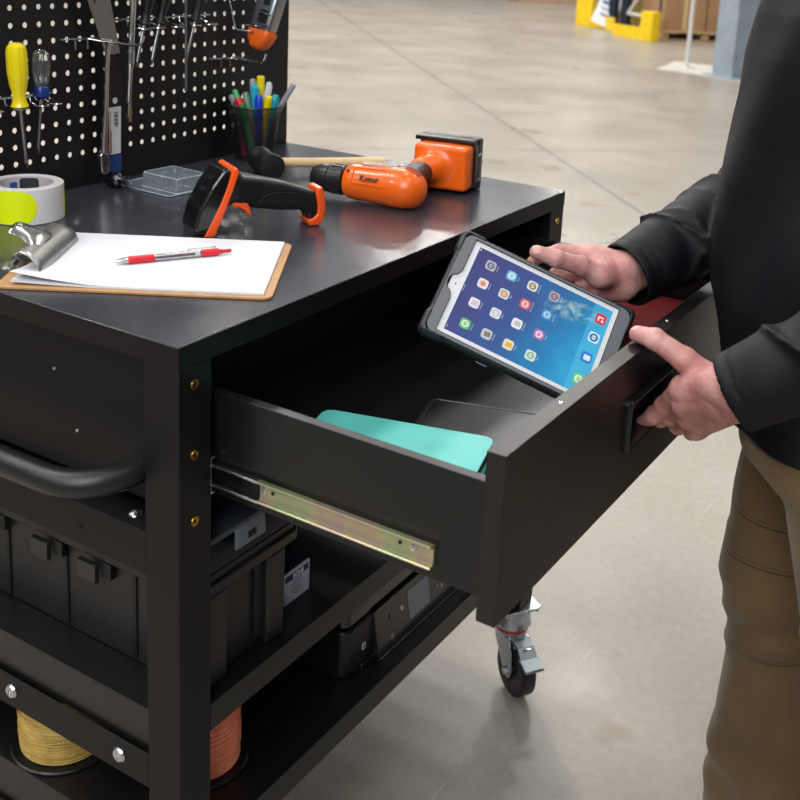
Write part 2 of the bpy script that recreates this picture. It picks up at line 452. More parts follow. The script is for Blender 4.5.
# side panels, back panel
for s in (0, 1):
    xa = .031 if s == 0 else L - .033
    mb = MB(); mb.box(xa, xa + .002, PW, D - PW, .748, H - .0264); mb.build('side_panel', black, bench)
mb = MB(); mb.box(PW - .01, L - PW + .01, D - .012, D - .010, .270, H - .0264); mb.build('back_panel', blackd, bench)
for (y, z) in ((.2230, .8660), (.1875, .7990), (.40, .866)):
    mb = MB(); mb.lathe([(0, .0016), (.002, .0012), (.0026, 0)], frame((.0312, y, z), (-1, 0, 0)), 12); mb.build('small_rivet', zinc, bench)
# upper side rails carrying the drawer case
def angle_rail(name, x_out, s, z0, z1, w=.0505):
    mb = MB(); x1 = x_out + s * .002; a, b = sorted((x_out, x1)); mb.box(a, b, PW + .0005, D - PW, z0, z1)
    a, b = sorted((x_out + s * .002, x_out + s * w)); mb.box(a, b, PW + .0005, D - PW, z1 - .002, z1)
    return mb
for x, s in ((.0008, 1), (L - .0008, -1)):
    angle_rail('r', x, s, .680, .730).build('side_rail', black, bench, bevel=.0005)
    mb = MB(); xa, xb = sorted((x + s * .0, x + s * .0025)); mb.box(xa, xb, PW + .0005, D - PW, .404, .449); mb.build('side_rail', black, bench, bevel=.0005)
    mb = MB(); mb.box(xa, xb, PW + .0005, D - PW, .205, .250); mb.build('side_rail', black, bench, bevel=.0005)
mb = MB(); mb.lathe([(0, .0035), (.003, .0035), (.0065, .002), (.0078, 0)], frame((.0235, .089, .730), (0, 0, 1)), 16)
mb.box(-.0008, .0008, -.005, .005, .0034, .0042, Matrix.Translation((.0235, .089, .730))); mb.build('screw', zinc, bench)
mb = MB(); mb.lathe([(.0035, 0), (.0035, .0004), (0, .0004)], frame((.0006, .152, .7036), (-1, 0, 0)), 14); mb.build('rail_hole', mat('hole_black', '#020202', .9), bench)
for (y, z) in ((.286, .4275), (.097, .4265), (.52, .4275)):
    mb = MB(); M = frame((.0008, y, z), (-1, 0, 0))
    mb.lathe([(.0095, 0), (.0095, .001), (.0075, .0035), (.003, .0045), (.0026, .003), (0, .003)], M, 20)
    mb.build('button_screw', zinc, bench)
# shelves: pans with turned-down edges
def shelf(z, zf, zl):
    mb = MB()
    mb.box(.004, L - .004, .0032, D - .013, z - .003, z)
    mb.box(PW + .0012, L - PW - .0012, .0010, .0030, zf, z)
    for m in (lambda x: x, lambda x: L - x):
        mb.rings([[V((m(a), y, c)) for a, c in ((.004, z - .0032), (.0055, z - .0032), (.0090, zl - .004), (.0075, zl - .004))] for y in (PW + .001, D - PW)])
    return mb.build('shelf', blackd, bench)
shelf(.506, .471, .4495); shelf(.314, .277, .2155)

# push handle on the left end
def smooth_path(P, n=8):
    P = [V(p) for p in P]; out = []
    for i in range(len(P) - 1):
        p0, p1, p2, p3 = P[max(i - 1, 0)], P[i], P[i + 1], P[min(i + 2, len(P) - 1)]
        for k in range(n):
            t = k / n
            out.append(.5 * ((2 * p1) + (p2 - p0) * t + (2 * p0 - 5 * p1 + 4 * p2 - p3) * t * t + (3 * p1 - p0 - 3 * p2 + p3) * t ** 3))
    return out + [P[-1]]
hz = .797
pts = smooth_path([(.031, .066, hz + .002), (.006, .068, hz), (-.030, .080, hz - .002), (-.054, .112, hz - .004), (-.060, .165, hz - .004), (-.061, .30, hz - .004), (-.061, .42, hz - .004), (-.054, .50, hz - .004), (-.030, .532, hz - .002), (.006, .544, hz), (.031, .546, hz + .002)], 7)
mb = MB(); mb.tube(pts, .0158, 20); mb.build('push_handle', mat('black_grip_coating', '#17181a', .33, bump=.35, bscale=700), bench)

# casters
tyre = mat('black_rubber_tyre', '#1a1716', .42, rvar=.1, vscale=40)
hubm = mat('dark_hub_plastic', '#0e0d0d', .35)
def caster(cx, cy, rot):
    t = MB(); M = Matrix.Translation((cx, cy, 0)) @ Matrix.Rotation(rot, 4, 'Z')
    t.M = M
    t.prism(rrect(.078, .078, .012, 4), .1700, .1750)
    t.lathe([(.033, .1700), (.035, .160), (.033, .150), (.034, .140), (.036, .132), (.030, .127), (.012, .127)], None, 28)
    for sx in (-1, 1):
        for sy in (-1, 1): t.lathe([(0, .1645), (.005, .1645), (.005, .170)], Matrix.Translation((sx * .031, sy * .031, 0)), 6)
    c = t.build('caster', bluezinc, bench, bevel=.0008)
    r = MB(); r.M = M; r.lathe([(.0285, .1275), (.0305, .1275), (.0315, .1245), (.0305, .1215), (.0285, .1215)], None, 28, closed_prof=True); r.build('grease_seal', mat('red_plastic_seal', '#a8232b', .35), c)
    # fork: crown and two tapering cheeks (wheel rolls along local x, trails to -x)
    f = MB(); f.M = M
    f.lathe([(.012, .127), (.029, .127), (.031, .120), (.026, .112), (0, .112)], None, 28)
    f.box(-.030, .026, -.0215, .0215, .1085, .1125)
    for s in (-1, 1):
        ya, yb = sorted((s * .0195, s * .0220))
        poly = [(-.030, .1125), (.026, .1125), (.020, .095), (-.012, .050), (-.020, .038), (-.034, .036), (-.042, .046), (-.044, .060), (-.040, .092)]
        Mx = Matrix(((1, 0, 0, 0), (0, 0, -1, 0), (0, 1, 0, 0), (0, 0, 0, 1)))
        f.prism(poly, -yb, -ya, Mx)
    f.build('fork', bluezinc, c, bevel=.0008)
    wl = MB(); wl.M = M
    Mw = frame((-.028, 0, .050), (0, 1, 0))
    wl.lathe([(.026, -.0145), (.046, -.0150), (.0495, -.0125), (.0500, -.008), (.0500, .008), (.0495, .0125), (.046, .0150), (.026, .0145)], Mw, 48)
    wh = wl.build('wheel', tyre, c)
    hb = MB(); hb.M = M
    hb.lathe([(.0060, -.0175), (.011, -.0175), (.013, -.010), (.020, -.009), (.0265, -.0142), (.0265, .0142), (.020, .009), (.013, .010), (.011, .0175), (.006, .0175)], Mw, 32)
    hb.build('hub', hubm, wh)
    for s in (-1, 1):
        ax = MB(); ax.M = M
        ax.lathe([(0, .0065), (.006, .006), (.0085, .003), (.0085, 0), (0, 0)], frame((-.028, s * .0222, .050), (0, s, 0)), 6)
        ax.build('axle_nut', zinc, c)
    # brake pedal hinged over the wheel on the trailing side
    b = MB(); b.M = M
    Mx = Matrix(((1, 0, 0, 0), (0, 0, -1, 0), (0, 1, 0, 0), (0, 0, 0, 1)))
    b.prism([(-.026, .116), (-.020, .1195), (-.052, .1085), (-.066, .094), (-.069, .0955), (-.0545, .111)][::-1], -.017, .017, Mx)
    b.prism([(-.061, .0935), (-.066, .0965), (-.090, .0865), (-.092, .082), (-.086, .082)], -.0190, .0190, Mx)
    b.build('brake_pedal', mat('dull_zinc', '#a9b1b6', .42, 1.0), c, bevel=.001)
    b = MB(); b.M = M
    b.tube([(-.033, -.007, .1185), (-.036, -.007, .1195), (-.036, .007, .1195), (-.033, .007, .1185)], .002, 8)
    b.box(-.060, -.038, -.0095, .0095, .1035, .1085, Matrix.Translation((0, 0, 0)))
    b.cyl((-.044, -.018, .107), (-.044, .018, .107), .003, n=12); b.build('brake_hinge', zinc, c)
    return c
vd = math.atan2(.54, .83)
caster(L - .026, .026, .99)
caster(.026, .026, 2.2); caster(.026, D - .026, 1.1); caster(L - .026, D - .026, -.8)

# ------------------------------------------------------------------ pegboard
PX0, PZ0, PP = .260, H + .0546, .0254
PY = .597; PE = .925
def pegboard():
    bm = bmesh.new(); r = .0042; N = 16
    cache = {}
    def gv(x, z):
        k = (round(x, 5), round(z, 5))
        if k not in cache: cache[k] = bm.verts.new((x, PY, z))
        return cache[k]
    c0, c1, r0, r1 = -9, 21, 0, 17
    for c in range(c0, c1 + 1):
        for q in range(r0, r1 + 1):
            cx = PX0 + c * PP; cz = PZ0 + q * PP; h = PP / 2
            ring = [bm.verts.new((cx + r * math.cos(2 * PI * k / N), PY, cz + r * math.sin(2 * PI * k / N))) for k in range(N)]
            sq = [gv(cx + h, cz), gv(cx + h, cz + h), gv(cx, cz + h), gv(cx - h, cz + h), gv(cx - h, cz), gv(cx - h, cz - h), gv(cx, cz - h), gv(cx + h, cz - h)]
            for k in range(4):
                a = [ring[(k * 4 + j) % N] for j in range(5)]
                bm.faces.new([sq[2 * k], sq[2 * k + 1], sq[(2 * k + 2) % 8]] + a[::-1])
    xa, xb = PX0 + (c0 - .5) * PP, PX0 + (c1 + .5) * PP; za, zb = PZ0 - PP / 2, PZ0 + (r1 + .5) * PP
    X0 = .006
    for (x0, x1, z0, z1) in ((X0, PE, H - .0002, za), (X0, xa, za, zb), (xb, PE, za, zb), (X0, PE, zb, zb + .02)):
        vs = [bm.verts.new(p) for p in ((x0, PY, z0), (x1, PY, z0), (x1, PY, z1), (x0, PY, z1))]; bm.faces.new(vs)
    bmesh.ops.recalc_face_normals(bm, faces=bm.faces[:])
    # returned right edge
    me = bpy.data.meshes.new('pegboard'); bm.to_mesh(me); bm.free()
    o = link('pegboard', me, mat('pegboard_black', '#0d0c0c', .5, bump=.1, bscale=500), bench, smooth=False)
    s = o.modifiers.new('thick', 'SOLIDIFY'); s.thickness = .0011; s.offset = 0
    return o, zb + .02
peg, PZT = pegboard()
for xa in (.006, PE - .0015):
    mb = MB(); mb.box(xa, xa + .0015, PY + .0008, PY + .0145, H + .0008, PZT); mb.build('edge_flange', black, bench)
mb = MB(); mb.box(.82, .855, PY + .001, PY + .0140, H + .0008, PZT); mb.build('stiffener', black, bench)

# ------------------------------------------------------------------ drawer
dx0, dx1 = .0630, L - .0630; dyi, dyo = -.3233, -.3436
dzt, dzb = H - .0705, .7645
DB = MB()
t_ = .0125
DB.box(dx0, dx0 + t_, dyi + .0003, .185, dzb, dzt); DB.box(dx1 - t_, dx1, dyi + .0003, .185, dzb, dzt)
DB.box(dx0 + t_, dx1 - t_, .1725, .185, dzb, dzt); DB.box(dx0 + t_, dx1 - t_, dyi + .0003, dyi + .004, dzb, dzt)
DB.box(dx0 + t_, dx1 - t_, dyi + .004, .1725, dzb + .004, dzb + .010)
drawer = DB.build('drawer', mat('black_drawer_shell', '#121212', .30, spec=.4), bench, bevel=.0008)
DZ = dzb + .010
fx0, fx1, fz0, fz1 = .0595, L - .0595, .7410, .9174
hx0, hx1, hz0, hz1 = .366, .506, .8065, .860
mb = MB()
xs = [fx0, hx0, hx1, fx1]; zs = [fz0, hz0, hz1, fz1]
bmf = mb.bm
def pv(x, y, z, c={}):
    k = (x, y, z)
    if k not in c: c[k] = bmf.verts.new(k)
    return c[k]
for y in (dyi, dyo):
    for i in range(3):
        for j in range(3):
            if i == 1 and j == 1 and y == dyo: continue
            bmf.faces.new([pv(xs[i], y, zs[j]), pv(xs[i + 1], y, zs[j]), pv(xs[i + 1], y, zs[j + 1]), pv(xs[i], y, zs[j + 1])])
per = [(xs[i], zs[0]) for i in range(4)] + [(xs[3], zs[j]) for j in (1, 2, 3)] + [(xs[i], zs[3]) for i in (2, 1, 0)] + [(xs[0], zs[j]) for j in (2, 1)]
for a, b in zip(per, per[1:] + per[:1]): bmf.faces.new([pv(a[0], dyi, a[1]), pv(b[0], dyi, b[1]), pv(b[0], dyo, b[1]), pv(a[0], dyo, a[1])])
yb = dyo + .016
hp = [(hx0, hz0), (hx1, hz0), (hx1, hz1), (hx0, hz1)]
for a, b in zip(hp, hp[1:] + hp[:1]): bmf.faces.new([pv(a[0], dyo, a[1]), pv(b[0], dyo, b[1]), pv(b[0], yb, b[1]), pv(a[0], yb, a[1])])
bmf.faces.new([pv(x, yb, z) for x, z in hp])
dfront = mb.build('drawer_front', mat('black_front_coat', '#110d0c', .36, bump=.06, bscale=900, spec=.5), drawer, bevel=.0006)
mb = MB()
My = frame(((hx0 + hx1) / 2, dyo, (hz0 + hz1) / 2), (0, -1, 0), (0, 0, 1))
out = rrect(hx1 - hx0 + .012, hz1 - hz0 + .012, .008, 6); inn = rrect(hx1 - hx0 - .004, hz1 - hz0 - .004, .006, 6)
mb.rings([[My @ V((x, y, z)) for x, y in P] for P, z in ((out, 0), (out, .004), (rrect(hx1 - hx0 + .006, hz1 - hz0 + .006, .007, 6), .0075), (rrect(hx1 - hx0, hz1 - hz0, .006, 6), .0070), (inn, .004), (inn, -.013))], cap=False)
mb.build('recessed_pull', mat('satin_black_plastic', '#101112', .3), drawer)
for xx in (.513, .20, .74):
    mb = MB(); mb.lathe([(0, .0012), (.0022, .001), (.003, 0)], frame((xx, (dyi + dyo) / 2 + .001, fz1), (0, 0, 1)), 12); mb.build('edge_screw', zinc, drawer)
# slides
zincy = bpy.data.materials.new('yellow_passivated_zinc'); zincy.use_nodes = True
nt = zincy.node_tree; b = nt.nodes['Principled BSDF']; tc = nt.nodes.new('ShaderNodeTexCoord')
mp = nt.nodes.new('ShaderNodeMapping'); mp.inputs['Scale'].default_value = (4, 14, 4); n = nt.nodes.new('ShaderNodeTexNoise'); n.inputs['Scale'].default_value = 1.3; n.inputs['Detail'].default_value = 2
r = nt.nodes.new('ShaderNodeValToRGB'); e = r.color_ramp.elements
e[0].position, e[0].color = .3, lin('#b3b591'); e[1].position, e[1].color = .72, lin('#c2b791')
for p, c in ((.42, '#adb78f'), (.52, '#c0b692'), (.6, '#bba79a')): q = e.new(p); q.color = lin(c)
nt.links.new(tc.outputs['Object'], mp.inputs['Vector']); nt.links.new(mp.outputs['Vector'], n.inputs['Vector']); nt.links.new(n.outputs['Fac'], r.inputs['Fac']); nt.links.new(r.outputs['Color'], b.inputs['Base Color'])
b.inputs['Metallic'].default_value = .85; b.inputs['Roughness'].default_value = .38
for s in (-1, 1):
    xo = dx0 - .0002 if s == -1 else dx1 + .0002
    def xr(a, b2): return sorted((xo + s * a, xo + s * b2))
    z0, z1 = .7785, .8045
    # C-section zinc member fixed to the drawer
    prof = [(0, z0 + .003), (.004, z0), (.0095, z0), (.0105, z0 + .002), (.0095, z0 + .0032), (.0055, z0 + .0032), (.0040, z0 + .006), (.0040, z1 - .006), (.0055, z1 - .0032), (.0095, z1 - .0032), (.0105, z1 - .002), (.0095, z1), (.004, z1), (0, z1 - .003)]
    mb = MB(); mb.rings([[(xo + s * x, y, z) for x, z in prof] for y in (-.274, -.060)]); mb.build('slide_rail', zincy, drawer)
    mb = MB(); a, c_ = xr(.0012, .0038); mb.box(a, c_, -.0600, .06, z0 + .004, z1 - .004)
    a, c_ = xr(.0038, .0098); mb2 = MB(); mb2.box(a, c_, -.0598, .06, z0, z0 + .003); mb2.box(a, c_, -.0598, .06, z1 - .003, z1); mb2.build('slide_lip', zinc, drawer, bevel=.0004)
    mb.build('slide_carrier', mat('dark_oiled_steel', '#2b2c2e', .3, .9), drawer, bevel=.0005)
    for yy, m_ in ((-.066, zinc), (-.252, zinc), (-.077, None), (-.236, None)):
        mb = MB(); Ms = frame((xo + s * .0042, yy, .7935), (s, 0, 0))
        if m_: mb.lathe([(.0036, -.001), (.0034, .0012), (.0012, .0018), (0, .0008)], Ms, 14); mb.build('slide_screw', m_, drawer)
        else: mb.lathe([(.0021, -.001), (.0021, .0004), (0, .0004)], Ms, 14); mb.build('slide_hole', MATS['hole_black'], drawer)
    xl = PW + .0011 if s == -1 else L - PW - .0011
    mb = MB(); q = 1 if s == -1 else -1
    def bb(a, b2, y0, y1, z0_, z1_): u, v_ = sorted((xl + q * a, xl + q * b2)); mb.box(u, v_, y0, y1, z0_, z1_)
    bb(0, .0015, .0018, .42, .770, .813); bb(0.0015, .0080, .0018, .42, .811, .813); bb(0.0015, .0080, .0018, .42, .770, .772)
    mb.build('slide_channel', zinc, bench, bevel=.0004)
# ------------------------------------------------------------------ things on the worktop
def sd_poly2(p, poly):
    """signed distance to a polygon, p (...,2)"""
    poly = np.array(poly, np.float32); n = len(poly); d = np.full(p.shape[:-1], 1e9, np.float32); s = np.ones(p.shape[:-1], np.float32)
    for i in range(n):
        a = poly[i]; b = poly[i - 1]; e = b - a; w = p - a
        t = np.clip((w @ e) / float(e @ e), 0, 1); q = w - t[..., None] * e
        d = np.minimum(d, (q * q).sum(-1))
        c1 = p[..., 1] >= a[1]; c2 = p[..., 1] < b[1]; c3 = e[0] * w[..., 1] > e[1] * w[..., 0]
        s = np.where((c1 & c2 & c3) | (~c1 & ~c2 & ~c3), -s, s)
    return s * np.sqrt(d)
def sd_ext(x, y, z, poly, half, rad):
    d2 = sd_poly2(np.stack([x, y], -1), poly) + rad; dz = np.abs(z) - half + rad
    return np.minimum(np.maximum(d2, dz), 0) + np.sqrt(np.maximum(d2, 0) ** 2 + np.maximum(dz, 0) ** 2) - rad

# --- clipboard, local s (length) / w (width) frame
s_ = V((-.523, .852, 0)); w_ = V((.847, .532, 0)).normalized(); s_ = V((-w_.y, w_.x, 0)); C1 = V((.1755, .0224, H))
MCB = Matrix((s_, -w_, V((0, 0, 1)))).transposed().to_4x4(); MCB.translation = C1      # x=s, y=-w
cb = thing('clipboard', 'brown hardboard clipboard with metal clip lying near the front edge', 'clipboard', tuple(C1 + s_ * .16 + w_ * .11))
hb = mat('brown_hardboard', '#b58a5c', .55, var=.12, vscale=60)
mb = MB(); mb.prism(rrect(.3175, .2286, .012, 6, .15875, -.110), .0003, .0035, MCB); mb.build('board', hb, cb, bevel=.0006)
steel = mat('worn_nickel_plate', '#a3a29e', .36, 1.0, var=.12, vscale=50)
mb = MB()   # curved jaw plate, 152 mm wide
prof = []
for k in range(11):
    t = k / 10; prof.append((.276 + .030 * t ** 1.9, .0066 + .0235 * math.sin(t * PI * .5)))
rows = []
for j in range(13):
    w0 = .031 + .152 * j / 12; e = 0 if 0 < j < 12 else 0
    end = abs(j - 6) / 6; shr = .034 * max(0, end - .55) / .45
    rows.append([MCB @ V((s, -(.107 + (w0 - .107) * (1 - .16 * (k / 10) ** 2.2)), z)) for k, (s, z) in enumerate(prof)])
for a, b in zip(rows, rows[1:]):
    for k in range(10): mb.f([mb.v(p) for p in (a[k], a[k + 1], b[k + 1], b[k])])
bmesh.ops.remove_doubles(mb.bm, verts=mb.bm.verts[:], dist=1e-5)
jaw = mb.build('jaw', steel, cb, angle=60); m_ = jaw.modifiers.new('t', 'SOLIDIFY'); m_.thickness = .0012; m_.offset = 1
mb = MB()   # thumb lever rising from the jaw
path = [(.288, .0240, .036), (.294, .0295, .037), (.301, .0340, .034), (.310, .0385, .026), (.319, .0420, .0215), (.327, .0445, .021), (.331, .0440, .0205), (.330, .0415, .019)]
rows = []
for s, z, hw in path: rows.append([MCB @ V((s, -(.107 + hw * q), z + .0035 * (1 - q * q) - (.004 if abs(q) > .95 and s < .34 else 0))) for q in (-1, -.97, -.75, -.4, 0, .4, .75, .97, 1)])
for a, b in zip(rows, rows[1:]):
    for k in range(8): mb.f([mb.v(p) for p in (a[k], a[k + 1], b[k + 1], b[k])])
bmesh.ops.remove_doubles(mb.bm, verts=mb.bm.verts[:], dist=1e-5)
lev = mb.build('lever', mat('bright_nickel_plate', '#c9c8c4', .2, 1.0), cb, angle=70, subsurf=1); m_ = lev.modifiers.new('t', 'SOLIDIFY'); m_.thickness = .0011
mb = MB(); cs = MCB @ V((.314, -.045, .013)); ce = MCB @ V((.314, -.170, .013)); mb.cyl(cs, ce, .0035, n=14)
coil = [cs + (ce - cs) * (.2 + .5 * k / 90) + MCB.to_3x3() @ V((math.cos(k * .7), 0, math.sin(k * .7))) * .0062 for k in range(91)]
mb.tube(coil, .0011, 6); mb.build('spring', steel, cb)
for w0 in (.062, .150):
    mb = MB(); pp = [MCB @ V((x, -w0, z)) for x, z in ((.3165, .0045), (.3165, .016), (.312, .0205), (.3075, .016), (.3075, .0045))]
    mb.tube(pp, .004, 8, flat=.35); mb.build('hinge_bracket', steel, cb)
    mb = MB(); mb.lathe([(.006, 0), (.006, .0012), (.003, .003), (0, .0034)], MCB @ Matrix.Translation((.3120, -w0 - .014, .0035)), 16); mb.build('rivet', mat('bright_nickel_plate', '#c9c8c4'), cb)

# --- paper: a stack of sheets with one lifted corner
pap = mat('white_paper', '#d6d8dc', .8)
def sheet_stack(name, z0, z1, ds, dw, curl, label):
    mb = MB(); n, m = 28, 20; T = []; B = []
    for i in range(n + 1):
        rt, rb = [], []
        for j in range(m + 1):
            s = .010 + ds + .290 * i / n; w = .003 + dw + .2159 * j / m
            u = max(0, (i / n - .62) / .38); q = max(0, 1 - (j / m) / .42); q2 = max(0, (j / m - .8) / .2)
            lift = curl * (.013 * u ** 1.6 * q ** 1.5)
            rt.append(mb.v(MCB @ V((s, -w, z1 + lift)))); rb.append(mb.v(MCB @ V((s, -w, z0 + lift))))
        T.append(rt); B.append(rb)
    for i in range(n):
        for j in range(m):
            mb.f([T[i][j], T[i + 1][j], T[i + 1][j + 1], T[i][j + 1]]); mb.f([B[i][j], B[i][j + 1], B[i + 1][j + 1], B[i + 1][j]])
    for i in range(n):
        mb.f([T[i][0], B[i][0], B[i + 1][0], T[i + 1][0]]); mb.f([T[i][m], T[i + 1][m], B[i + 1][m], B[i][m]])
    for j in range(m):
        mb.f([T[0][j], T[0][j + 1], B[0][j + 1], B[0][j]]); mb.f([T[n][j], B[n][j], B[n][j + 1], T[n][j + 1]])
    o = mb.build(name, pap, None, angle=60); return tag(o, label, 'paper')
sheet_stack('paper_stack', .0038, .0058, 0, 0, .25, 'white paper stack clamped flat on the brown clipboard')
sheet_stack('paper_sheet', .0061, .00635, .001, .001, 1.0, 'topmost white sheet with a lifted corner, under the red pen')

# --- red pen on the paper
pa = V((.1608, .2655, 0)); pb = V((.2899, .1908, 0))
ptip = V((.1363, .2391, H + .0112)); pend = V((.2621, .1664, H + .0112)); pd = (pend - ptip).normalized()
pen = thing('pen', 'red retractable ballpoint pen lying on the white paper', 'pen', (ptip.x, ptip.y, H + .0065))
redp = mat('red_rubber_grip', '#d0222b', .4); clearp = mat('clear_pen_plastic', '#f2f2f4', .08, trans=.95, ior=1.45)
PM = frame(ptip, pd)
k = (pend - ptip).length
mb = MB(); mb.lathe([(0, 0), (.0006, .001), (.0010, .004), (.0022, .006), (.0040, .016), (.0042, .019)], PM, 18); mb.build('tip', mat('silver_pen_tip', '#c4c8c8', .2, 1.0), pen)
mb = MB(); mb.lathe([(.0042, .019)] + [(.0049 + .0002 * (q % 2), .021 + .0017 * q) for q in range(17)] + [(.0045, .052)], PM, 18); mb.build('grip', redp, pen)
mb = MB(); mb.lathe([(.0045, .052), (.0046, k - .038), (.0046, k - .030), (.0036, k - .030), (.0036, .052)], PM, 18, closed_prof=True); mb.build('barrel', clearp, pen)
mb = MB(); mb.lathe([(0, .050), (.0016, .050), (.0016, k - .042), (0, k - .042)], PM, 10); mb.build('ink_refill', mat('dark_red_ink', '#5b1420', .3), pen)
mb = MB(); mb.lathe([(.0047, k - .034), (.0049, k - .030), (.0048, k - .012), (.0032, k - .010), (.0030, k - .006), (0, k - .006)], PM, 18)
mb.lathe([(.0024, k - .008), (.0024, k + .004), (.0018, k + .0055), (0, k + .0055)], PM, 14); mb.build('clicker', redp, pen)
mb = MB(); cdir = V((0, 0, 1)); cM = PM
ups = PM.to_3x3().inverted() @ V((.25, .35, .9)); a = math.atan2(ups.y, ups.x)
Rm = PM @ Matrix.Rotation(a, 4, 'Z'); mb.box(.0062, .0074, -.0018, .0018, k - .050, k - .014, Rm); mb.box(.0040, .0074, -.0018, .0018, k - .018, k - .014, Rm); mb.box(.0046, .0062, -.0012, .0012, k - .050, k - .047, Rm)
mb.build('pocket_clip', redp if False else clearp, pen, bevel=.0004)

# --- roll of tape
tx, ty, tr = .2345, .5145, .0520
tp = thing('tape_roll', 'roll of tape with a fluorescent yellow green label by the pegboard', 'tape roll', (tx, ty, H))
TM = Matrix.Translation((tx, ty, H + .0003))
mb = MB(); mb.lathe([(.0400, 0), (tr - .0008, 0), (tr, .0008), (tr, .0492), (tr - .0008, .0500), (.0400, .0500)], TM, 96, closed_prof=True)
mb.build('tape_winding', mat('off_white_tape', '#dcdad6', .3, var=.04, vscale=80), tp)
mb = MB(); mb.lathe([(.0372, .0005), (.0398, .0005), (.0398, .0492), (.0372, .0492)], TM, 72, closed_prof=True)
mb.build('cardboard_core', mat('tape_core_card', '#b9b2b4', .7, var=.05), tp)
# printed label wraps round the outside: patches with rounded ends
neon = mat('fluorescent_yellow_green', '#e2f400', .35)
def label_patch(a0, a1, z0, z1, rr, m, name, R=tr + .00025, out=1):
    mb = MB(); n = 40; cols = []
    for i in range(n + 1):
        u = i / n; al = a0 + (a1 - a0) * u; edge = min(u, 1 - u) * abs(a1 - a0) * R; ins = 0 if edge >= rr else rr - math.sqrt(max(0, rr * rr - (rr - edge) ** 2))
        cols.append([mb.v(TM @ V((R * math.cos(al), R * math.sin(al), z))) for z in (z0 + ins, (z0 + z1) / 2, z1 - ins)])
    for a, b in zip(cols, cols[1:]):
        for k in range(2): mb.f([a[k], a[k + 1], b[k + 1], b[k]])
    return mb.build(name, m, tp)
vdir = math.atan2(-.745 - ty, -.7777 - tx)
label_patch(vdir - 1.2, vdir + .28, .0012, .0478, .022, neon, 'printed_label')
label_patch(vdir + 1.25, vdir + 2.4, .0035, .0450, .016, neon, 'printed_label')
label_patch(vdir + 3.35, vdir + 2.62, .0300, .0470, .004, mat('dark_print', '#2a2f33', .5), 'core_print', R=.0370)
mb = MB(); label_patch(vdir - 2.55, vdir - 2.85, .024, .042, .002, mat('blue_print', '#2c4c86', .5), 'core_print', R=.0370)

# --- clear blister pack on a blue card
bl = thing('blister_pack', 'clear plastic box of small bits on a blue card beside the pegboard', 'blister pack', (.500, .500, H))
BM = Matrix.Translation((.5045, .4985, H)) @ Matrix.Rotation(math.radians(-3), 4, 'Z') @ Matrix.Rotation(math.radians(-90), 4, 'Z')
mb = MB(); mb.prism(rrect(.046, .112, .004, 4, -.052, 0), .0004, .0010, BM); mb.prism(rrect(.075, .030, .004, 4, .010, .041), .0004, .0010, BM); mb.build('backing_card', mat('blue_print_card', '#234f8c', .4, var=.6, vscale=30), bl)
clr = mat('clear_blister_plastic', '#b9c2ca', .06, trans=.72, ior=1.4, rvar=.03, vscale=60)
mb = MB(); o, i2 = rrect(.124, .108, .006, 4, -.008, 0), rrect(.084, .070, .005, 4, .008, .002); i3 = rrect(.078, .064, .005, 4, .008, .002)
mb.rings([[BM @ V((x, y, z)) for x, y in P] for P, z in ((o, .0014), (i2, .0014), (i3, .0235))], cap=False)
mb.f([mb.v(BM @ V((x, y, .0240))) for x, y in rrect(.077, .063, .005, 4, .008, .002)])
mb.build('blister', clr, bl, angle=50)
mb = MB(); mb.tube([BM @ V((x, y, .0236)) for x, y in i3], .0007, 6, closed=True); mb.tube([BM @ V((x, y, .0016)) for x, y in o], .0006, 6, closed=True); mb.tube([BM @ V((x, y, .0018)) for x, y in i2], .0006, 6, closed=True)
for cx_, cy_ in ((.0475, .0345), (-.0315, .0345), (.0475, -.0305), (-.0315, -.0305)): mb.cyl(BM @ V((cx_, cy_, .002)), BM @ V((cx_ * .95, cy_ * .93, .0236)), .0006, n=6)
mb.build('blister_edge_glint', mat('edge_glint_plastic', '#c8d0d6', .12, spec=.8), bl)  # pale tubes stand in for glints along the clear box edges
mb = MB(); mb.prism(rrect(.070, .056, .003, 3, .008, .002), .0020, .0030, BM); mb.box(.004, .009, -.024, .028, .003, .021, BM); mb.build('tray_insert', mat('pale_grey_tray', '#9aa2a8', .4), bl)
rnd = random.Random(4)
mb = MB()
for k in range(26):
    x, y, z = rnd.uniform(-.02, .038), rnd.uniform(-.022, .026), rnd.uniform(.005, .013); a = BM @ V((x, y, z)); b_ = BM @ V((x + rnd.uniform(-.007, .007), y + rnd.uniform(-.007, .007), z + rnd.uniform(-.001, .003)))
    mb.tube([a, b_], .0014, 6)
tag(mb.build('loose_fasteners', mat('small_steel_parts', '#b6b9bb', .25, 1.0), bl), kind='stuff')
# --- chrome socket adapter lying below the wrench
ad = thing('socket_adapter', 'small dark steel socket lying on the worktop below the hanging wrench', 'socket', (.452, .565, H))
mb = MB(); AM = frame((.4390, .5680, H + .0125), (.10, -.99, 0)) @ Matrix.Scale(1.3, 4); mb.lathe([(0, 0), (.0085, 0), (.0092, .001), (.0092, .016), (.0070, .019), (.0070, .026), (.0045, .026), (.0045, .02), (0, .02)], AM, 24); mb.build('body', mat('dark_chrome', '#6f7073', .18, 1.0), ad)
mb = MB(); mb.box(-.003, .003, -.003, .003, .018, .034, AM); mb.build('square_drive', zinc, ad, bevel=.0006)

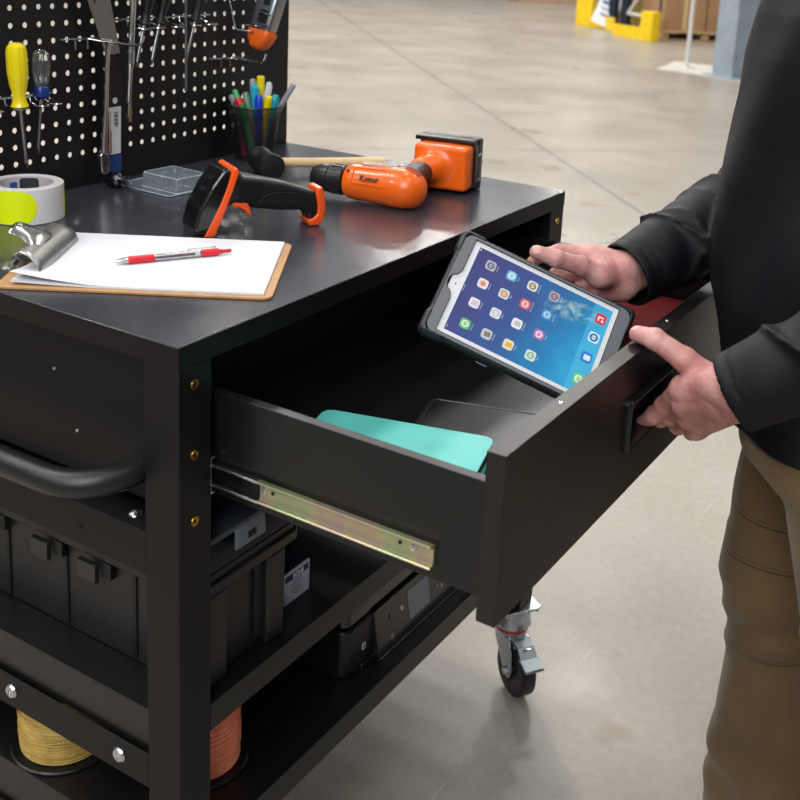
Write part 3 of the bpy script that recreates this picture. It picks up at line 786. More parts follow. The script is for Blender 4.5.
# --- barcode scanner standing on its nose and the heel of its grip
SA = V((.331, .276, H)); sd = V((.866, -.5, 0)); sn = V((.5, .866, 0))
MS = Matrix((sd, sn, V((0, 0, 1)))).transposed().to_4x4(); MS.translation = SA      # x=s, y=across, z=up
scn = thing('barcode_scanner', 'black and orange handheld barcode scanner standing on the worktop', 'barcode scanner', tuple(SA + sd * .09))
iMS = np.array(MS.inverted(), np.float32)
def loc(P): q = P @ iMS[:3, :3].T + iMS[:3, 3]; return q[..., 0], q[..., 1], q[..., 2]
headp = [(-.0150, .0012), (-.0170, .012), (-.0095, .040), (.0068, .0695), (.0235, .0920), (.0310, .0945), (.0345, .090), (.030, .060), (.018, .030), (.004, .0012)]
bodyp = [(.0030, .0020), (.0115, .0012), (.0225, .0195), (.0325, .0385), (.0415, .0445), (.0525, .0405), (.0740, .0325), (.110, .0268), (.142, .0245), (.152, .0195), (.1570, .0060), (.1670, .0050), (.172, .020), (.1660, .0500), (.1180, .0665), (.0840, .0745), (.0540, .0820), (.0460, .0890), (.036, .090)]
stripep = [(-.0040, .0022), (.0080, .0006), (.0112, .0016), (.0235, .030), (.0360, .0620), (.0455, .0900), (.0425, .0950), (.0370, .0945), (.0300, .074), (.0180, .045)]
lo = SA + V((-.02, -.14, -.005)); 
def bnd(m):
    cs = [MS @ V((x, y, z)) for x in (-.025, .185) for y in (-.04, .04) for z in (-.004, .101)]
    return [min(c[i] for c in cs) for i in range(3)], [max(c[i] for c in cs) for i in range(3)]
blo, bhi = bnd(MS)
def f_head(P):
    x, y, z = loc(P); return sd_ext(x, z, y, headp, .0312 , .0045)
def f_body(P):
    x, y, z = loc(P); 
    hw = np.clip(.0285 - (x - .045) * .30, .0165, .0285)
    return sd_ext(x, z, y * (.0285 / hw), bodyp, .0285, .011) * .8
def f_stripe(P):
    x, y, z = loc(P); return sd_ext(x, z, y, stripep, .0322, .0015)
glossb = mat('glossy_black_plastic', '#0e0f11', .16, coat=.3)
softb = mat('soft_black_plastic', '#191a1c', .34)
orange = mat('orange_plastic', '#f2571c', .32)
if vdb:
    sdf_obj('head', f_head, blo, bhi, .0013, glossb, scn)
    sdf_obj('body', f_body, blo, bhi, .0013, softb, scn)
    sdf_obj('accent_band', f_stripe, blo, bhi, .0013, orange, scn)
    trig = [(.0345, .0435), (.0400, .0400), (.0480, .0375), (.0560, .0330), (.0630, .0255), (.0665, .0262), (.0640, .0370), (.0600, .0440), (.0500, .0480)]
    sdf_obj('trigger', lambda P: (lambda q: sd_ext(q[0], q[2], q[1], trig, .0235, .0025))(loc(P)), blo, bhi, .0011, orange, scn)
    heel = [(.1520, .0095), (.1560, .0010), (.1710, .0004), (.1785, .0105), (.1808, .0240), (.1785, .0440), (.1745, .0570), (.1665, .0555), (.1660, .0450), (.1690, .0300), (.1680, .0180), (.1610, .0120)]
    sdf_obj('heel_band', lambda P: (lambda q: sd_ext(q[0], q[2], q[1], heel, .0178, .003))(loc(P)), blo, bhi, .0011, orange, scn)
mb = MB(); mb.M = MS; mb.tube([(.172, 0, .0185), (.186, 0, .0178)], .0032, 12); mb.build('cable_stub', softb, scn)
# groove line on the grip
mb = MB(); mb.M = MS
gp = smooth_path([(.078, -.0211, .040), (.088, -.0202, .051), (.110, -.0180, .0535), (.135, -.0166, .049), (.150, -.0166, .036), (.156, -.0168, .020)], 6)
mb.tube(gp, .0007, 6); mb.build('grip_seam', mat('seam_black', '#060606', .6), scn)

# --- mallet
mal = thing('mallet', 'black rubber mallet with a pale wooden handle behind the scanner', 'mallet', (.66, .46, H))
m0, m1_ = V((.6560, .4250, H + .0255)), V((.6680, .5050, H + .0255))
hdir = V((-.54, -.84, 0)).normalized()
m0 = V((.6500, .4070, H + .0225)); MM = frame(m0, -hdir)
rub = mat('black_rubber', '#161616', .5, var=.15, vscale=60)
mb = MB(); mb.lathe([(r_ * 1.27, z_ * 1.27) for r_, z_ in [(0, -.0008), (.0140, -.0006), (.0165, 0), (.0172, .002), (.0172, .008), (.0166, .0095), (.0160, .011), (.0160, .016), (.0155, .018), (.0155, .042), (.0160, .044), (.0160, .048), (.0172, .050), (.0172, .058), (.0165, .060), (0, .0605)]], MM, 40); mb.build('head', rub, mal)
hs = V((.6820, .4330, H + .0225)); he = V((.8560, .3200, H + .0120))
mb = MB(); dh = (he - hs); hp_ = [hs + dh * t for t in (0, .15, .3, .5, .7, .88, .96, .99, 1)]
mb.tube(hp_, [.0080, .0080, .0082, .0088, .0095, .0105, .0102, .0086, .005], 20); mb.build('handle', mat('pale_hickory', '#dcbd8c', .5, var=.1, vscale=40), mal)

# --- cordless drill lying on its side
drl = thing('cordless_drill', 'orange and black cordless drill lying on its side on the worktop', 'drill', (.70, .18, H))
Az = H + .0335
dr = V((.16, -.987, 0)).normalized(); A0 = V((.6185, .3010, Az - .003))
DM = frame(A0, dr, (0, 0, 1))                                   # local z along the body, chuck at 0
lat = V((0, 0, 1)).cross(dr)                                     # points towards +x side (handle)
hd = V((.987, .16, 0)).normalized()
korange = mat('drill_orange', '#ee6410', .30, coat=.15)
mb = MB(); mb.lathe([(.0, .0), (.009, .0), (.0165, .0035), (.0195, .010), (.0205, .014)] + [(.0222, .018), (.0226, .032), (.0210, .033), (.0210, .035), (.0226, .036), (.0232, .058), (.021, .060)], DM, 28)
mb.build('chuck', mat('drill_black_rubber', '#17181a', .38), drl, angle=25)
mb = MB()
for k in range(14):
    M = DM @ Matrix.Rotation(k * 2 * PI / 14, 4, 'Z'); mb.box(.0222, .0240, -.0016, .0016, .037, .056, M)
mb.build('chuck_ribs', MATS['drill_black_rubber'], drl)
mb = MB(); mb.tube([A0 - dr * .004, A0 + dr * .006], .0045, 10); mb.build('chuck_jaw', chrome, drl)
BODY = A0 + dr * .060; REAR = A0 + dr * .192
HS = A0 + dr * .155 + V((0, 0, -.004)); HE = HS + hd * .112 + V((0, 0, .010))
nB = np.array
def f_dbody(P):
    b0, b1 = np.array(A0 + dr * .078), np.array(A0 + dr * .163)
    d = sd_cap(P, b0, b1, .0285, .0325)
    # collar front cut
    fr = -((P - np.array(A0 + dr * .0615, )) @ np.array(dr))
    d = smax(d, fr.astype(np.float32), .004)
    h0 = np.array(A0 + dr * .150); h1 = np.array(A0 + dr * .150 + hd * .050)
    d = smin(d, sd_cap(P, h0, h1, .026, .021), .014)
    fl = (H + .0012) - P[..., 2]
    return smax(d, fl, .004).astype(np.float32)
def f_dneck(P):
    a = np.array(A0 + dr * .150 + hd * .030); b = np.array(A0 + dr * .146 + hd * .125 + V((0, 0, .010)))
    return sd_cap(P, a, b, .0215, .0195)
lo_ = [.55, .03, H - .002]; hi_ = [.90, .34, H + .11]
BX = A0 + dr * .128 + hd * .148                                  # centre of the battery foot
BX = V((.789, .158, H + .0425))
ang_b = math.atan2(hd.y, hd.x)
Rb = np.array(Matrix.Rotation(ang_b, 3, 'Z'))
def f_foot(P):
    d = sd_box(P, (BX.x, BX.y, BX.z), (.0235, .047, .0365), .007, Rb)
    a = np.array(A0 + dr * .146 + hd * .100 + V((0, 0, .010))); b = np.array(BX)
    return smin(d, sd_cap(P, a, b, .0205, .027), .016)
if vdb:
    sdf_obj('motor_housing', f_dbody, lo_, hi_, .0014, korange, drl)
    sdf_obj('grip', lambda P: f_dneck(P), lo_, hi_, .0015, MATS['drill_black_rubber'], drl)
    sdf_obj('battery_foot', f_foot, lo_, hi_, .0015, korange, drl)
MBt = Matrix.Translation(BX) @ Matrix.Rotation(ang_b, 4, 'Z')
mb = MB(); mb.M = MBt
mb.box(.0245, .0460, -.0505, .0560, -.0415, .0455); bt = mb.build('battery', mat('battery_black', '#151516', .28), drl, bevel=.004, bseg=3)
mb = MB(); mb.M = MBt; mb.box(.004, .0245, -.048, .0560, .0375, .0450); mb.box(.006, .0245, -.0505, -.0465, -.0350, .0380); mb.build('battery_rail', MATS['battery_black'], drl, bevel=.0015)
mb = MB(); mb.M = MBt
for z in (-.022, .020): mb.box(.018, .040, -.0520, -.0500, z - .002, z + .002)
mb.build('battery_contact', zinc, bt)
mb = MB(); mb.M = MBt; mb.prism(rrect(.010, .052, .004, 4, .012, 0), -.0516, -.0505, Matrix(((1, 0, 0, 0), (0, 0, 1, 0), (0, 1, 0, 0), (0, 0, 0, 1))))
mb.build('release_button', mat('dark_grey_plastic', '#2b2b2b', .4), drl, bevel=.0006)
mb = MB(); mb.M = MBt; mb.lathe([(.0066, -.001), (.0066, .0018), (0, .0022)], frame((-.001, -.022, .0385), (0, 0, 1)) , 18)
# visible screws on the shell facing up and toward the aisle
def on_body(t, ang, r=.0305):
    """point on the housing at distance t along it, angle from straight up towards -x"""
    c = A0 + dr * t; return c + V((0, 0, 1)) * math.cos(ang) * r - lat.normalized() * math.sin(ang) * r * (1 if lat.x > 0 else -1), (V((0, 0, 1)) * math.cos(ang) - lat * math.sin(ang) * (1 if lat.x > 0 else -1)).normalized()
mb.bm.free()
for t, a in ((.072, .75), (.150, .35), (.094, -.3)):
    p, n = on_body(t, a, .0292 if t < .1 else .0315); mb = MB(); mb.lathe([(.0030, -.001), (.0030, .0008), (.0016, .0008), (.0013, -.0006), (0, -.0006)], frame(p, n), 16); mb.build('case_screw', mat('dark_screw', '#5b2a12', .4), drl)
# bubble level strip / vents / badge on the upper side
mb = MB(); p0, n0 = on_body(.088, -.02, .0300); p1, n1 = on_body(.150, .02, .0325)
mb.tube([p0, p0 * .5 + p1 * .5, p1], [.0045, .0050, .0045], 12, flat=.7); mb.build('level_window', mat('frosted_level', '#c9b3ac', .15, trans=.4), drl)
for k in range(4):
    a0 = -.35 + .18 * k
    mb = MB(); pts_ = []
    for q in range(9):
        u = q / 8; t = .160 + .026 * u; rr = math.sqrt(max(1e-6, .0325 ** 2 - max(0, t - .163) ** 2)) + .0004
        p, n = on_body(t, a0 + .1 * u, rr); pts_.append(p)
    mb.tube(pts_, .0010, 6); mb.build('vent_slot', mat('vent_shadow', '#7a2c08', .6), drl)
mb = MB(); loop = []
for tt, aa in ((.084, .45), (.140, .50), (.144, .56), (.144, 1.35), (.140, 1.42), (.086, 1.40), (.082, 1.33), (.081, .52)):
    p, n = on_body(tt, aa, .0298 + (tt - .08) * .05); loop.append(p)
L2 = []
for i in range(len(loop)):
    a, b_ = loop[i], loop[(i + 1) % len(loop)]
    for q in range(6):
        t = q / 6; p = a.lerp(b_, t)
        ax = A0 + dr * ((p - A0).dot(dr)); rr = .0290 + ((p - A0).dot(dr) - .078) / .085 * .004; L2.append(ax + (p - ax).normalized() * rr)
mb.tube(L2, .0012, 8, closed=True); mb.build('badge_rim', korange, drl)
# lettering on the badge: the photo's wordmark is blurred, these are the strokes that can be made out
p, n = on_body(.112, 1.12, .0318)
xd = (dr - n * dr.dot(n)).normalized(); yd = n.cross(xd)
TMx = Matrix((xd, yd, n)).transposed().to_4x4(); TMx.translation = p
mb = MB(); text_into(mb, 'Kxnor', .0125, TMx @ Matrix.Translation((0, 0, .0004)), .0006, bold=True)
mb.build('badge_lettering', mat('badge_dark', '#3b1c10', .5), drl, smooth=False)

# --- pen cup with pens
cup = thing('pen_cup', 'black wire mesh pen cup standing at the end of the pegboard', 'pen cup', (.770, .5475, H))
CX, CY = .7700, .5470
def cupr(z): return .0340 + (.0470 - .0340) * z / .095
meshm = bpy.data.materials.new('black_wire_mesh'); meshm.use_nodes = True
nt = meshm.node_tree; b = nt.nodes['Principled BSDF']; b.inputs['Base Color'].default_value = lin('#101010'); b.inputs['Roughness'].default_value = .45
tc = nt.nodes.new('ShaderNodeTexCoord'); sx = nt.nodes.new('ShaderNodeSeparateXYZ'); nt.links.new(tc.outputs['UV'], sx.inputs[0]); outs = []
for ax, sc in (('X', 75), ('Y', 26)):
    ml = nt.nodes.new('ShaderNodeMath'); ml.operation = 'MULTIPLY'; ml.inputs[1].default_value = sc; nt.links.new(sx.outputs[ax], ml.inputs[0])
    fr = nt.nodes.new('ShaderNodeMath'); fr.operation = 'FRACT'; nt.links.new(ml.outputs[0], fr.inputs[0])
    gt = nt.nodes.new('ShaderNodeMath'); gt.operation = 'LESS_THAN'; gt.inputs[1].default_value = .46; nt.links.new(fr.outputs[0], gt.inputs[0]); outs.append(gt)
mx = nt.nodes.new('ShaderNodeMath'); mx.operation = 'MAXIMUM'; nt.links.new(outs[0].outputs[0], mx.inputs[0]); nt.links.new(outs[1].outputs[0], mx.inputs[1]); nt.links.new(mx.outputs[0], b.inputs['Alpha'])
mb = MB(); n = 64; uvs = {}
bmc = mb.bm; uvl = bmc.loops.layers.uv.new('uv')
ringv = []
for z in (0, .03, .06, .095):
    ringv.append([mb.v((CX + cupr(z) * math.cos(2 * PI * k / n), CY + cupr(z) * math.sin(2 * PI * k / n), H + .002 + z)) for k in range(n)])
for i, (a, c) in enumerate(zip(ringv, ringv[1:])):
    for k in range(n):
        fa = mb.f([a[k], a[(k + 1) % n], c[(k + 1) % n], c[k]])
        for lp, uv in zip(fa.loops, ((k / n, i / 3), ((k + 1) / n, i / 3), ((k + 1) / n, (i + 1) / 3), (k / n, (i + 1) / 3))): lp[uvl].uv = uv
mb.build('mesh_wall', meshm, cup)
mb = MB(); mb.tube([(CX + .0470 * math.cos(a * PI / 32), CY + .0470 * math.sin(a * PI / 32), H + .0975) for a in range(64)], .0016, 8, closed=True); mb.build('rim', softb, cup)
mb = MB(); mb.lathe([(0, .0005), (.0350, .0005), (.0355, .004), (.0340, .0045), (0, .0025)], Matrix.Translation((CX, CY, H)), 40); mb.build('base', softb, cup)
cc = np.array([CX, CY])
rt = V((.53, -.845, 0)).normalized(); bk = V((.845, .53, 0)).normalized()
# (foot right, foot back, top right, top back, length, radius, body colour, cap colour, label, kind)
PENS = [
 ('grey marker leaning far left out of the pen cup', .004, .006, -.036, .002, .118, .0048, '#9aa3a0', '#7d8886', 'marker'),
 ('green capped marker at the left of the pen cup', .010, -.012, -.029, .012, .128, .0042, '#1f8a45', '#3aa862', 'marker'),
 ('red pen with a rounded cap in the pen cup', .016, -.008, -.024, -.018, .114, .0055, '#8f1f28', '#cf2430', 'marker'),
 ('green lettered highlighter slanting down the front of the pen cup', .004, -.028, -.022, -.016, .100, .0062, '#178f3c', '#128036', 'marker'),
 ('dark green grey pen in the middle of the pen cup', .014, -.014, -.012, -.006, .119, .0050, '#3f5f50', '#5f8f78', 'pen'),
 ('tall grey pen standing behind the cyan marker', .002, .012, -.004, .014, .137, .0046, '#8d9298', '#9fa4aa', 'pen'),
 ('cyan marker in the middle of the pen cup', .012, .004, .001, -.002, .128, .0060, '#1fa3c4', '#29b5d6', 'marker'),
 ('tall yellow highlighter at the back of the pen cup', .006, .020, .006, .022, .142, .0065, '#f0d81c', '#f4e21a', 'marker'),
 ('deep blue pen at the front of the pen cup', .010, -.014, .008, -.020, .112, .0055, '#20359c', '#1d3fc0', 'pen'),
 ('clear ballpoint pen behind the blue pen', .002, .010, .016, .012, .134, .0044, '#b8bcc0', '#d4d6d8', 'pen'),
 ('short yellow highlighter at the front right of the pen cup', .008, .000, .021, -.012, .112, .0068, '#e8cf12', '#f2dc0e', 'marker'),
 ('teal pen at the right edge of the pen cup', .010, .002, .030, .002, .114, .0055, '#168a9c', '#1b9fb2', 'marker'),
 ('long grey mechanical pencil leaning out to the right', -.006, .010, .044, .010, .150, .0042, '#77797d', '#8e9196', 'pencil'),
]
for (lab, fr_, fb, tr_, tb, ln, r, c1, c2, kd) in PENS:
    p0 = V((CX, CY, H + .007)) + rt * fr_ + bk * fb; p1 = V((CX, CY, H + .104)) + rt * tr_ * 1.12 + bk * tb * .8
    d = (p1 - p0).normalized()
    r = min(r * 1.15, .0070)
    nm = {'marker': 'marker', 'pen': 'pen', 'pencil': 'mechanical_pencil'}[kd]
    t = thing(nm, lab, kd, tuple(p0), 0, 'pens in the wire cup'); M = frame(p0, d)
    mb = MB(); mb.lathe([(0, 0), (r * .6, .001), (r * .95, .004), (r, .008), (r, ln * .62), (r * .92, ln * .62 + .001), (0, ln * .62 + .001)], M, 16); mb.build('barrel', mat('pen_' + c1[1:], c1, .3), t)
    mb = MB(); mb.lathe([(0, ln * .62 + .0012), (r * 1.08, ln * .62 + .0012), (r * 1.12, ln * .64), (r * 1.02, ln - .003), (r * .75, ln - .0005), (0, ln)], M, 16); mb.build('cap', mat('cap_' + c2[1:], c2, .28), t)
    mb = MB(); mb.box(r * 1.0, r * 1.0 + .002, -.0014, .0014, ln * .70, ln - .006, M @ Matrix.Rotation(rnd.uniform(0, 6), 4, 'Z')); mb.build('pocket_clip', mat('cap_' + c2[1:], c2), t)
lo2 = V((CX, CY, H + .007)) - rt * .016 - bk * .014
t = thing('marker', 'pink tipped marker standing low at the left inside the pen cup', 'marker', tuple(lo2), 0, 'pens in the wire cup')
mb = MB(); M = frame(lo2, (V((CX, CY, H + .1)) - rt * .033 - bk * .010) - lo2); mb.lathe([(0, 0), (.005, .0005), (.0055, .003), (.0055, .020), (.005, .0205), (0, .0205)], M, 16); mb.build('cap', mat('cap_pink', '#e0307c', .3), t)
mb = MB(); mb.lathe([(0, .021), (.0048, .021), (.0048, .098), (0, .1)], M, 16); mb.build('barrel', mat('pen_dusky', '#7a4048', .4), t)
# ------------------------------------------------------------------ tools on the pegboard
def hook(name, x, z, reach, label, tip=.014, sx=.055):
    t = thing(name, label, 'hook', (x, PY, z), 0, 'peg hooks')
    mb = MB()
    mb.tube([(x - sx, PY + .006, z + .001), (x - sx, PY - .002, z + .001), (x - sx + .004, PY - .0035, z + .001), (x, PY - .0035, z), (x + .010, PY - .004, z)], .0017, 8)
    for dx in (-.030, -.006):
        mb.tube([(x + dx, PY - .0030, z), (x + dx, PY - .0035, z - .014), (x + dx, PY - .0035, z - .016)], .0016, 8)
    mb.build('back_wire', chrome, t)
    mb = MB(); mb.tube(smooth_path([(x - .004, PY - .005, z), (x - .004, PY - .008, z), (x - .002, PY - .03, z - .001), (x - .001, PY - reach * .8, z - .002), (x, PY - reach, z + .001), (x, PY - reach - .006, z + tip)], 5), .0019, 10)
    mb.tube(smooth_path([(x + .008, PY - .005, z + .001), (x + .008, PY - .02, z), (x + .006, PY - .05, z - .001), (x + .003, PY - .06, z)], 5), .0017, 8)
    mb.build('prong', chrome, t); return t
hook('peg_hook', .430, 1.187, .112, 'chrome double peg hook carrying the long wrench and the scraper')
hook('peg_hook', .760, 1.134, .075, 'empty chrome peg hook right above the pen cup')
HB = mat('black_tool_handle', '#121213', .35); SH = mat('satin_shaft', '#9b9a98', .3, 1.0)

def screwdriver(label, top, bot, tip, rh, rs, hm, collar=None, group=None):
    """top/bot of handle, tip of shaft"""
    top, bot, tip = V(top), V(bot), V(tip); d = (bot - top); l = d.length; M = frame(top, d)
    t = thing('screwdriver', label, 'screwdriver', tuple(top), 0, group)
    mb = MB(); mb.lathe([(0, 0), (rh * .55, .0015), (rh * .88, .006), (rh, .014), (rh, l * .45), (rh * .86, l * .66), (rh * .62, l * .80), (rh * .66, l * .90), (rh * .86, l - .001), (rh * .8, l), (0, l)], M, 12 if hm is not clearh else 10)
    mb.build('handle', hm, t, angle=28)
    if collar:
        mb = MB(); mb.lathe([(rh * .8, l - .014), (rh * .9, l - .012), (rh * .9, l + .001), (rs * 1.8, l + .006), (0, l + .006)], M, 16); mb.build('collar', collar, t)
    mb = MB(); ds_ = tip - bot; e = tip - ds_.normalized() * .008
    mb.tube([bot - ds_.normalized() * .002, e], rs, 12); mb.build('shaft', SH, t)
    mb = MB(); side = V((1, 0, 0)); w0 = rs
    M2 = frame(e, ds_); mb.rings([[M2 @ V((sx * a, sy * b, z)) for sx, sy in ((-1, -1), (1, -1), (1, 1), (-1, 1))] for z, a, b in ((0, rs * .7, rs * .7), (.004, rs * 1.0, rs * .5), (.008, rs * .95, rs * .2))]); mb.build('blade', SH, t)
    return t
clearh = mat('clear_acetate', '#f4f5f7', .03, trans=.96, ior=1.42)
YS = .566
screwdriver('yellow handled screwdriver hanging at the left of the pegboard', (.2690, YS, 1.1935), (.2720, YS, 1.1010), (.2800, YS, 1.010), .0148, .0030, mat('yellow_acetate', '#ecd60c', .22, coat=.3))
screwdriver('clear handled screwdriver with a blue collar hanging right of the yellow one', (.3165, YS + .004, 1.1800), (.3140, YS + .004, 1.1130), (.3040, YS + .004, 1.0270), .0130, .0022, clearh, mat('blue_collar', '#16307e', .25))
def ring_rack(name, x0, x1, z, holes, label, yr=None):
    t = thing(name, label, 'tool rack', ((x0 + x1) / 2, PY, z))
    mb = MB(); mb.tube([(x0, PY - .0035, z + .012), (x1, PY - .0035, z + .012)], .0018, 8)
    for x in (x0 + .004, x1 - .004): mb.tube([(x, PY + .006, z + .012), (x, PY - .0035, z + .012)], .0018, 8)
    mb.build('back_wire', chrome, t)
    for (hx, r) in holes:
        mb = MB(); cy = (yr or YS)
        P = [(hx - r * .5, PY - .0035, z + .012), (hx - r * .8, PY - .010, z + .002)]
        P += [(hx + r * math.cos(a), cy + r * math.sin(a), z) for a in [math.radians(140 + 26 * k) for k in range(11)]]
        P += [(hx + r * .9, PY - .008, z + .004), (hx + r * .6, PY - .0035, z + .012)]
        mb.tube(P, .0015, 8); mb.build('wire_loop', chrome, t)
    return t
ring_rack('wire_tool_rack', .205, .350, 1.0985, [(.2300, .010), (.2720, .010), (.3140, .0075), (.3400, .0060)], 'chrome wire rack holding the yellow and clear screwdrivers')
ring_rack('wire_tool_rack', .470, .700, 1.2010, [(.511, .0105), (.544, .0105), (.585, .0115), (.6280, .0105), (.665, .0115)], 'chrome wire rack holding black screwdrivers along the top of the pegboard', .560)
screwdriver('black handled screwdriver in the rack, nearest the chrome ratchet', (.531, .560, 1.300), (.5115, .560, 1.2065), (.4925, .560, 1.1414), .0120, .0028, HB, None, 'black handled screwdrivers in the wire rack')
screwdriver('black handled screwdriver in the rack, second from the chrome ratchet', (.573, .560, 1.300), (.5445, .560, 1.2065), (.5253, .560, 1.1421), .0120, .0028, HB, None, 'black handled screwdrivers in the wire rack')
screwdriver('black handled screwdriver in the rack, crossing behind the long thin rod', (.660, .562, 1.300), (.6290, .562, 1.2065), (.6067, .562, 1.1409), .0120, .0026, HB, None, 'black handled screwdrivers in the wire rack')
screwdriver('longest thin rod screwdriver, its straight shaft reaching furthest down', (.6016, .556, 1.340), (.6014, .556, 1.262), (.6007, .556, 1.0927), .0110, .0024, HB, None, 'black handled screwdrivers in the wire rack')

# long chrome wrench with a round head
wr = thing('long_wrench', 'long chrome wrench with a round drilled end hanging on the peg hook', 'wrench', (.428, .560, 1.075))
wp = [V((.4335, .5570, 1.184)), V((.4320, .5600, 1.15)), V((.4300, .5620, 1.08)), V((.4272, .5640, 1.035)), V((.4262, .5640, 1.012))]
mb = MB(); mb.tube(wp, [.0036, .0038, .0041, .0050, .0068], 16); mb.lathe([(0, -.005), (.005, -.004), (.0062, 0), (.005, .004), (0, .005)], frame((.4335, .5570, 1.184), (0, -1, 0)), 16); mb.build('shank', chrome, wr)
mb = MB(); hdm = frame((.4258, .5650, .9955), (-.35, -1, .12)); mb.rings([[hdm @ V((x, y, z)) for x, y in P] for P, z in ((rrect(.0150, .036, .0070, 6), -.006), (rrect(.0150, .036, .0070, 6), .004), (rrect(.012, .032, .006, 6), .0062))]); mb.build('head', chrome, wr, bevel=.001)
mb = MB(); mb.lathe([(.0030, .0055), (.0030, .0068), (0, .0068)], hdm @ Matrix.Translation((0, .0, 0)), 16); mb.build('drilled_hole', MATS['hole_black'], wr)

# scraper plate over a dark sleeve card with label
sw = thing('scraper', 'flat steel scraper blade in a dark sleeve with a white bar code label', 'scraper', (.456, .568, 1.07))
mb = MB(); ya = .570
poly = [(.4005, 1.262), (.4090, 1.262), (.4215, 1.2400), (.4225, 1.262), (.4480, 1.262), (.4690, 1.1640), (.4400, 1.1625)]
Mx = Matrix(((1, 0, 0, 0), (0, 0, -1, 0), (0, 1, 0, 0), (0, 0, 0, 1)))
mb.prism(poly, -.5712, -.5700, Mx); mb.build('blade', mat('brushed_steel', '#a8a49e', .42, 1.0, var=.06, vscale=40), sw, bevel=.0003)
mb = MB(); mb.prism([(.4430, .9735), (.4712, .9735), (.4760, 1.172), (.4446, 1.172)], -.5778, -.5740, Mx); mb.build('sleeve', mat('dark_sleeve_card', '#1d1513', .5), sw)
mb = MB(); mb.prism([(.4465, 1.0040), (.4700, 1.0040), (.4722, 1.0795), (.4475, 1.0795)], -.5738, -.5735, Mx); mb.build('label', mat('label_white', '#cfcfcf', .5), sw)
mb = MB()
for k in range(9): mb.box(.4490 + .0016 * 0, .4500, .57300, .57352, 1.034 + k * .0045, 1.0362 + k * .0045)
for k in range(11):
    z = 1.048 + k * .0022; mb.box(.4575, .4655, .57300, .57352, z, z + (.0012 if k % 3 else .0005))
mb.build('bar_code', mat('label_print', '#3c3c40', .5), sw, smooth=False)
mb = MB(); mb.box(.4480, .4510, .5730, .57352, 1.006, 1.042); mb.build('label_red_bar', mat('label_red', '#a8523f', .5), sw)
mb = MB(); mb.lathe([(.0050, 0), (.0050, .0006), (0, .0006)], frame((.4600, .5740, 1.0895), (0, -1, 0)), 20); mb.build('round_sticker', mat('label_white', '#cfcfcf'), sw)
mb = MB(); mb.prism([(.4435, .9740), (.4708, .9740), (.4716, 1.0015), (.4445, 1.0015)], -.5739, -.5736, Mx); mb.build('blue_band', mat('sleeve_blue', '#1d3f74', .4), sw)

# ratchet and extension bar
rc = thing('ratchet_handle', 'chrome ratchet handle with a knurled band hanging beside the scraper', 'ratchet', (.48, .56, 1.15))
M = frame((.4775, .5620, 1.0850), (.010, -.004, .175)); mb = MB()
mb.lathe([(0, 0), (.0030, .001), (.0038, .004), (.0040, .05), (.0055, .058), (.0062, .062)] + [(.0064 - .0005 * (k % 2), .064 + .002 * k) for k in range(10)] + [(.0055, .086), (.0050, .10), (.0055, .165), (.0075, .172), (.0075, .190), (0, .191)], M, 18); mb.build('shank', chrome, rc)
mb = MB(); M2 = frame((.4885, .5560, 1.2800), (0, -1, .05)); mb.lathe([(0, -.010), (.0130, -.009), (.0150, -.006), (.0150, .006), (.013, .009), (0, .010)], M2, 28); mb.build('head', chrome, rc)
ex = thing('extension_bar', 'slim chrome socket extension bar with a golden reflection in its colour hanging behind the chrome ratchet', 'extension bar', (.497, .575, 1.17))
M = frame((.4900, .5745, 1.0600), (.012, 0, .2)); mb = MB(); mb.lathe([(0, 0), (.0045, 0), (.0045, .014), (.0035, .018), (.0035, .20), (.0055, .205), (.0055, .222), (0, .222)], M, 16); mb.build('bar', mat('gold_reflection_chrome', '#c9b79c', .2, 1.0), ex)  # golden base colour stands in for a warm reflection on chrome
mb = MB(); mb.box(-.003, .003, -.003, .003, -.008, 0, M); mb.build('square_drive', zinc, ex)

# silver tool with orange nose hanging in its holder
kn = thing('utility_knife', 'silver utility knife with an orange nose hanging above the pen cup', 'knife', (.79, .55, 1.2))
M = frame((.7760, .5480, 1.1520), (.030, -.010, .100))
def kring(z, a, b, r=.3): return [M @ V((x, y, z)) for x, y in rrect(a, b, min(a, b) * r, 4)]
mb = MB(); mb.rings([kring(0, .016, .014), kring(.004, .030, .024), (kring(.018, .046, .032)), kring(.030, .052, .034), kring(.034, .050, .033)]); mb.build('nose', mat('orange_nose', '#e8631a', .35), kn)
mb = MB(); mb.rings([kring(.034, .042, .028), kring(.040, .046, .030), kring(.13, .052, .032), kring(.155, .040, .028)]); mb.build('body', mat('cast_silver', '#9fa3a6', .3, .9), kn, bevel=.001)
mb = MB(); yq = -.0165
for z0, z1, a, mm in ((.046, .070, .020, 'hole_black'), (.078, .120, .014, 'hole_black')):
    mb2 = MB(); mb2.prism(rrect(a, z1 - z0, .004, 4, .004, (z0 + z1) / 2), -.0006, .0012, M @ Matrix(((1, 0, 0, 0), (0, 0, -1, -.0155), (0, 1, 0, 0), (0, 0, 0, 1)))); mb2.build('window', MATS[mm], kn)
mb.bm.free()
mb = MB(); mb.tube([M @ V((-.027, -.018, .036)), M @ V((.024, -.020, .042)), M @ V((.026, -.020, .062)), M @ V((-.004, -.020, .064))], .0016, 8); mb.build('spring_clip', chrome, kn)
hk = thing('knife_holder', 'square chrome wire holder carrying the silver orange knife', 'hook', (.78, PY, 1.19), 0, 'peg hooks')
mb = MB(); xl, xr_ = .7420, .7900
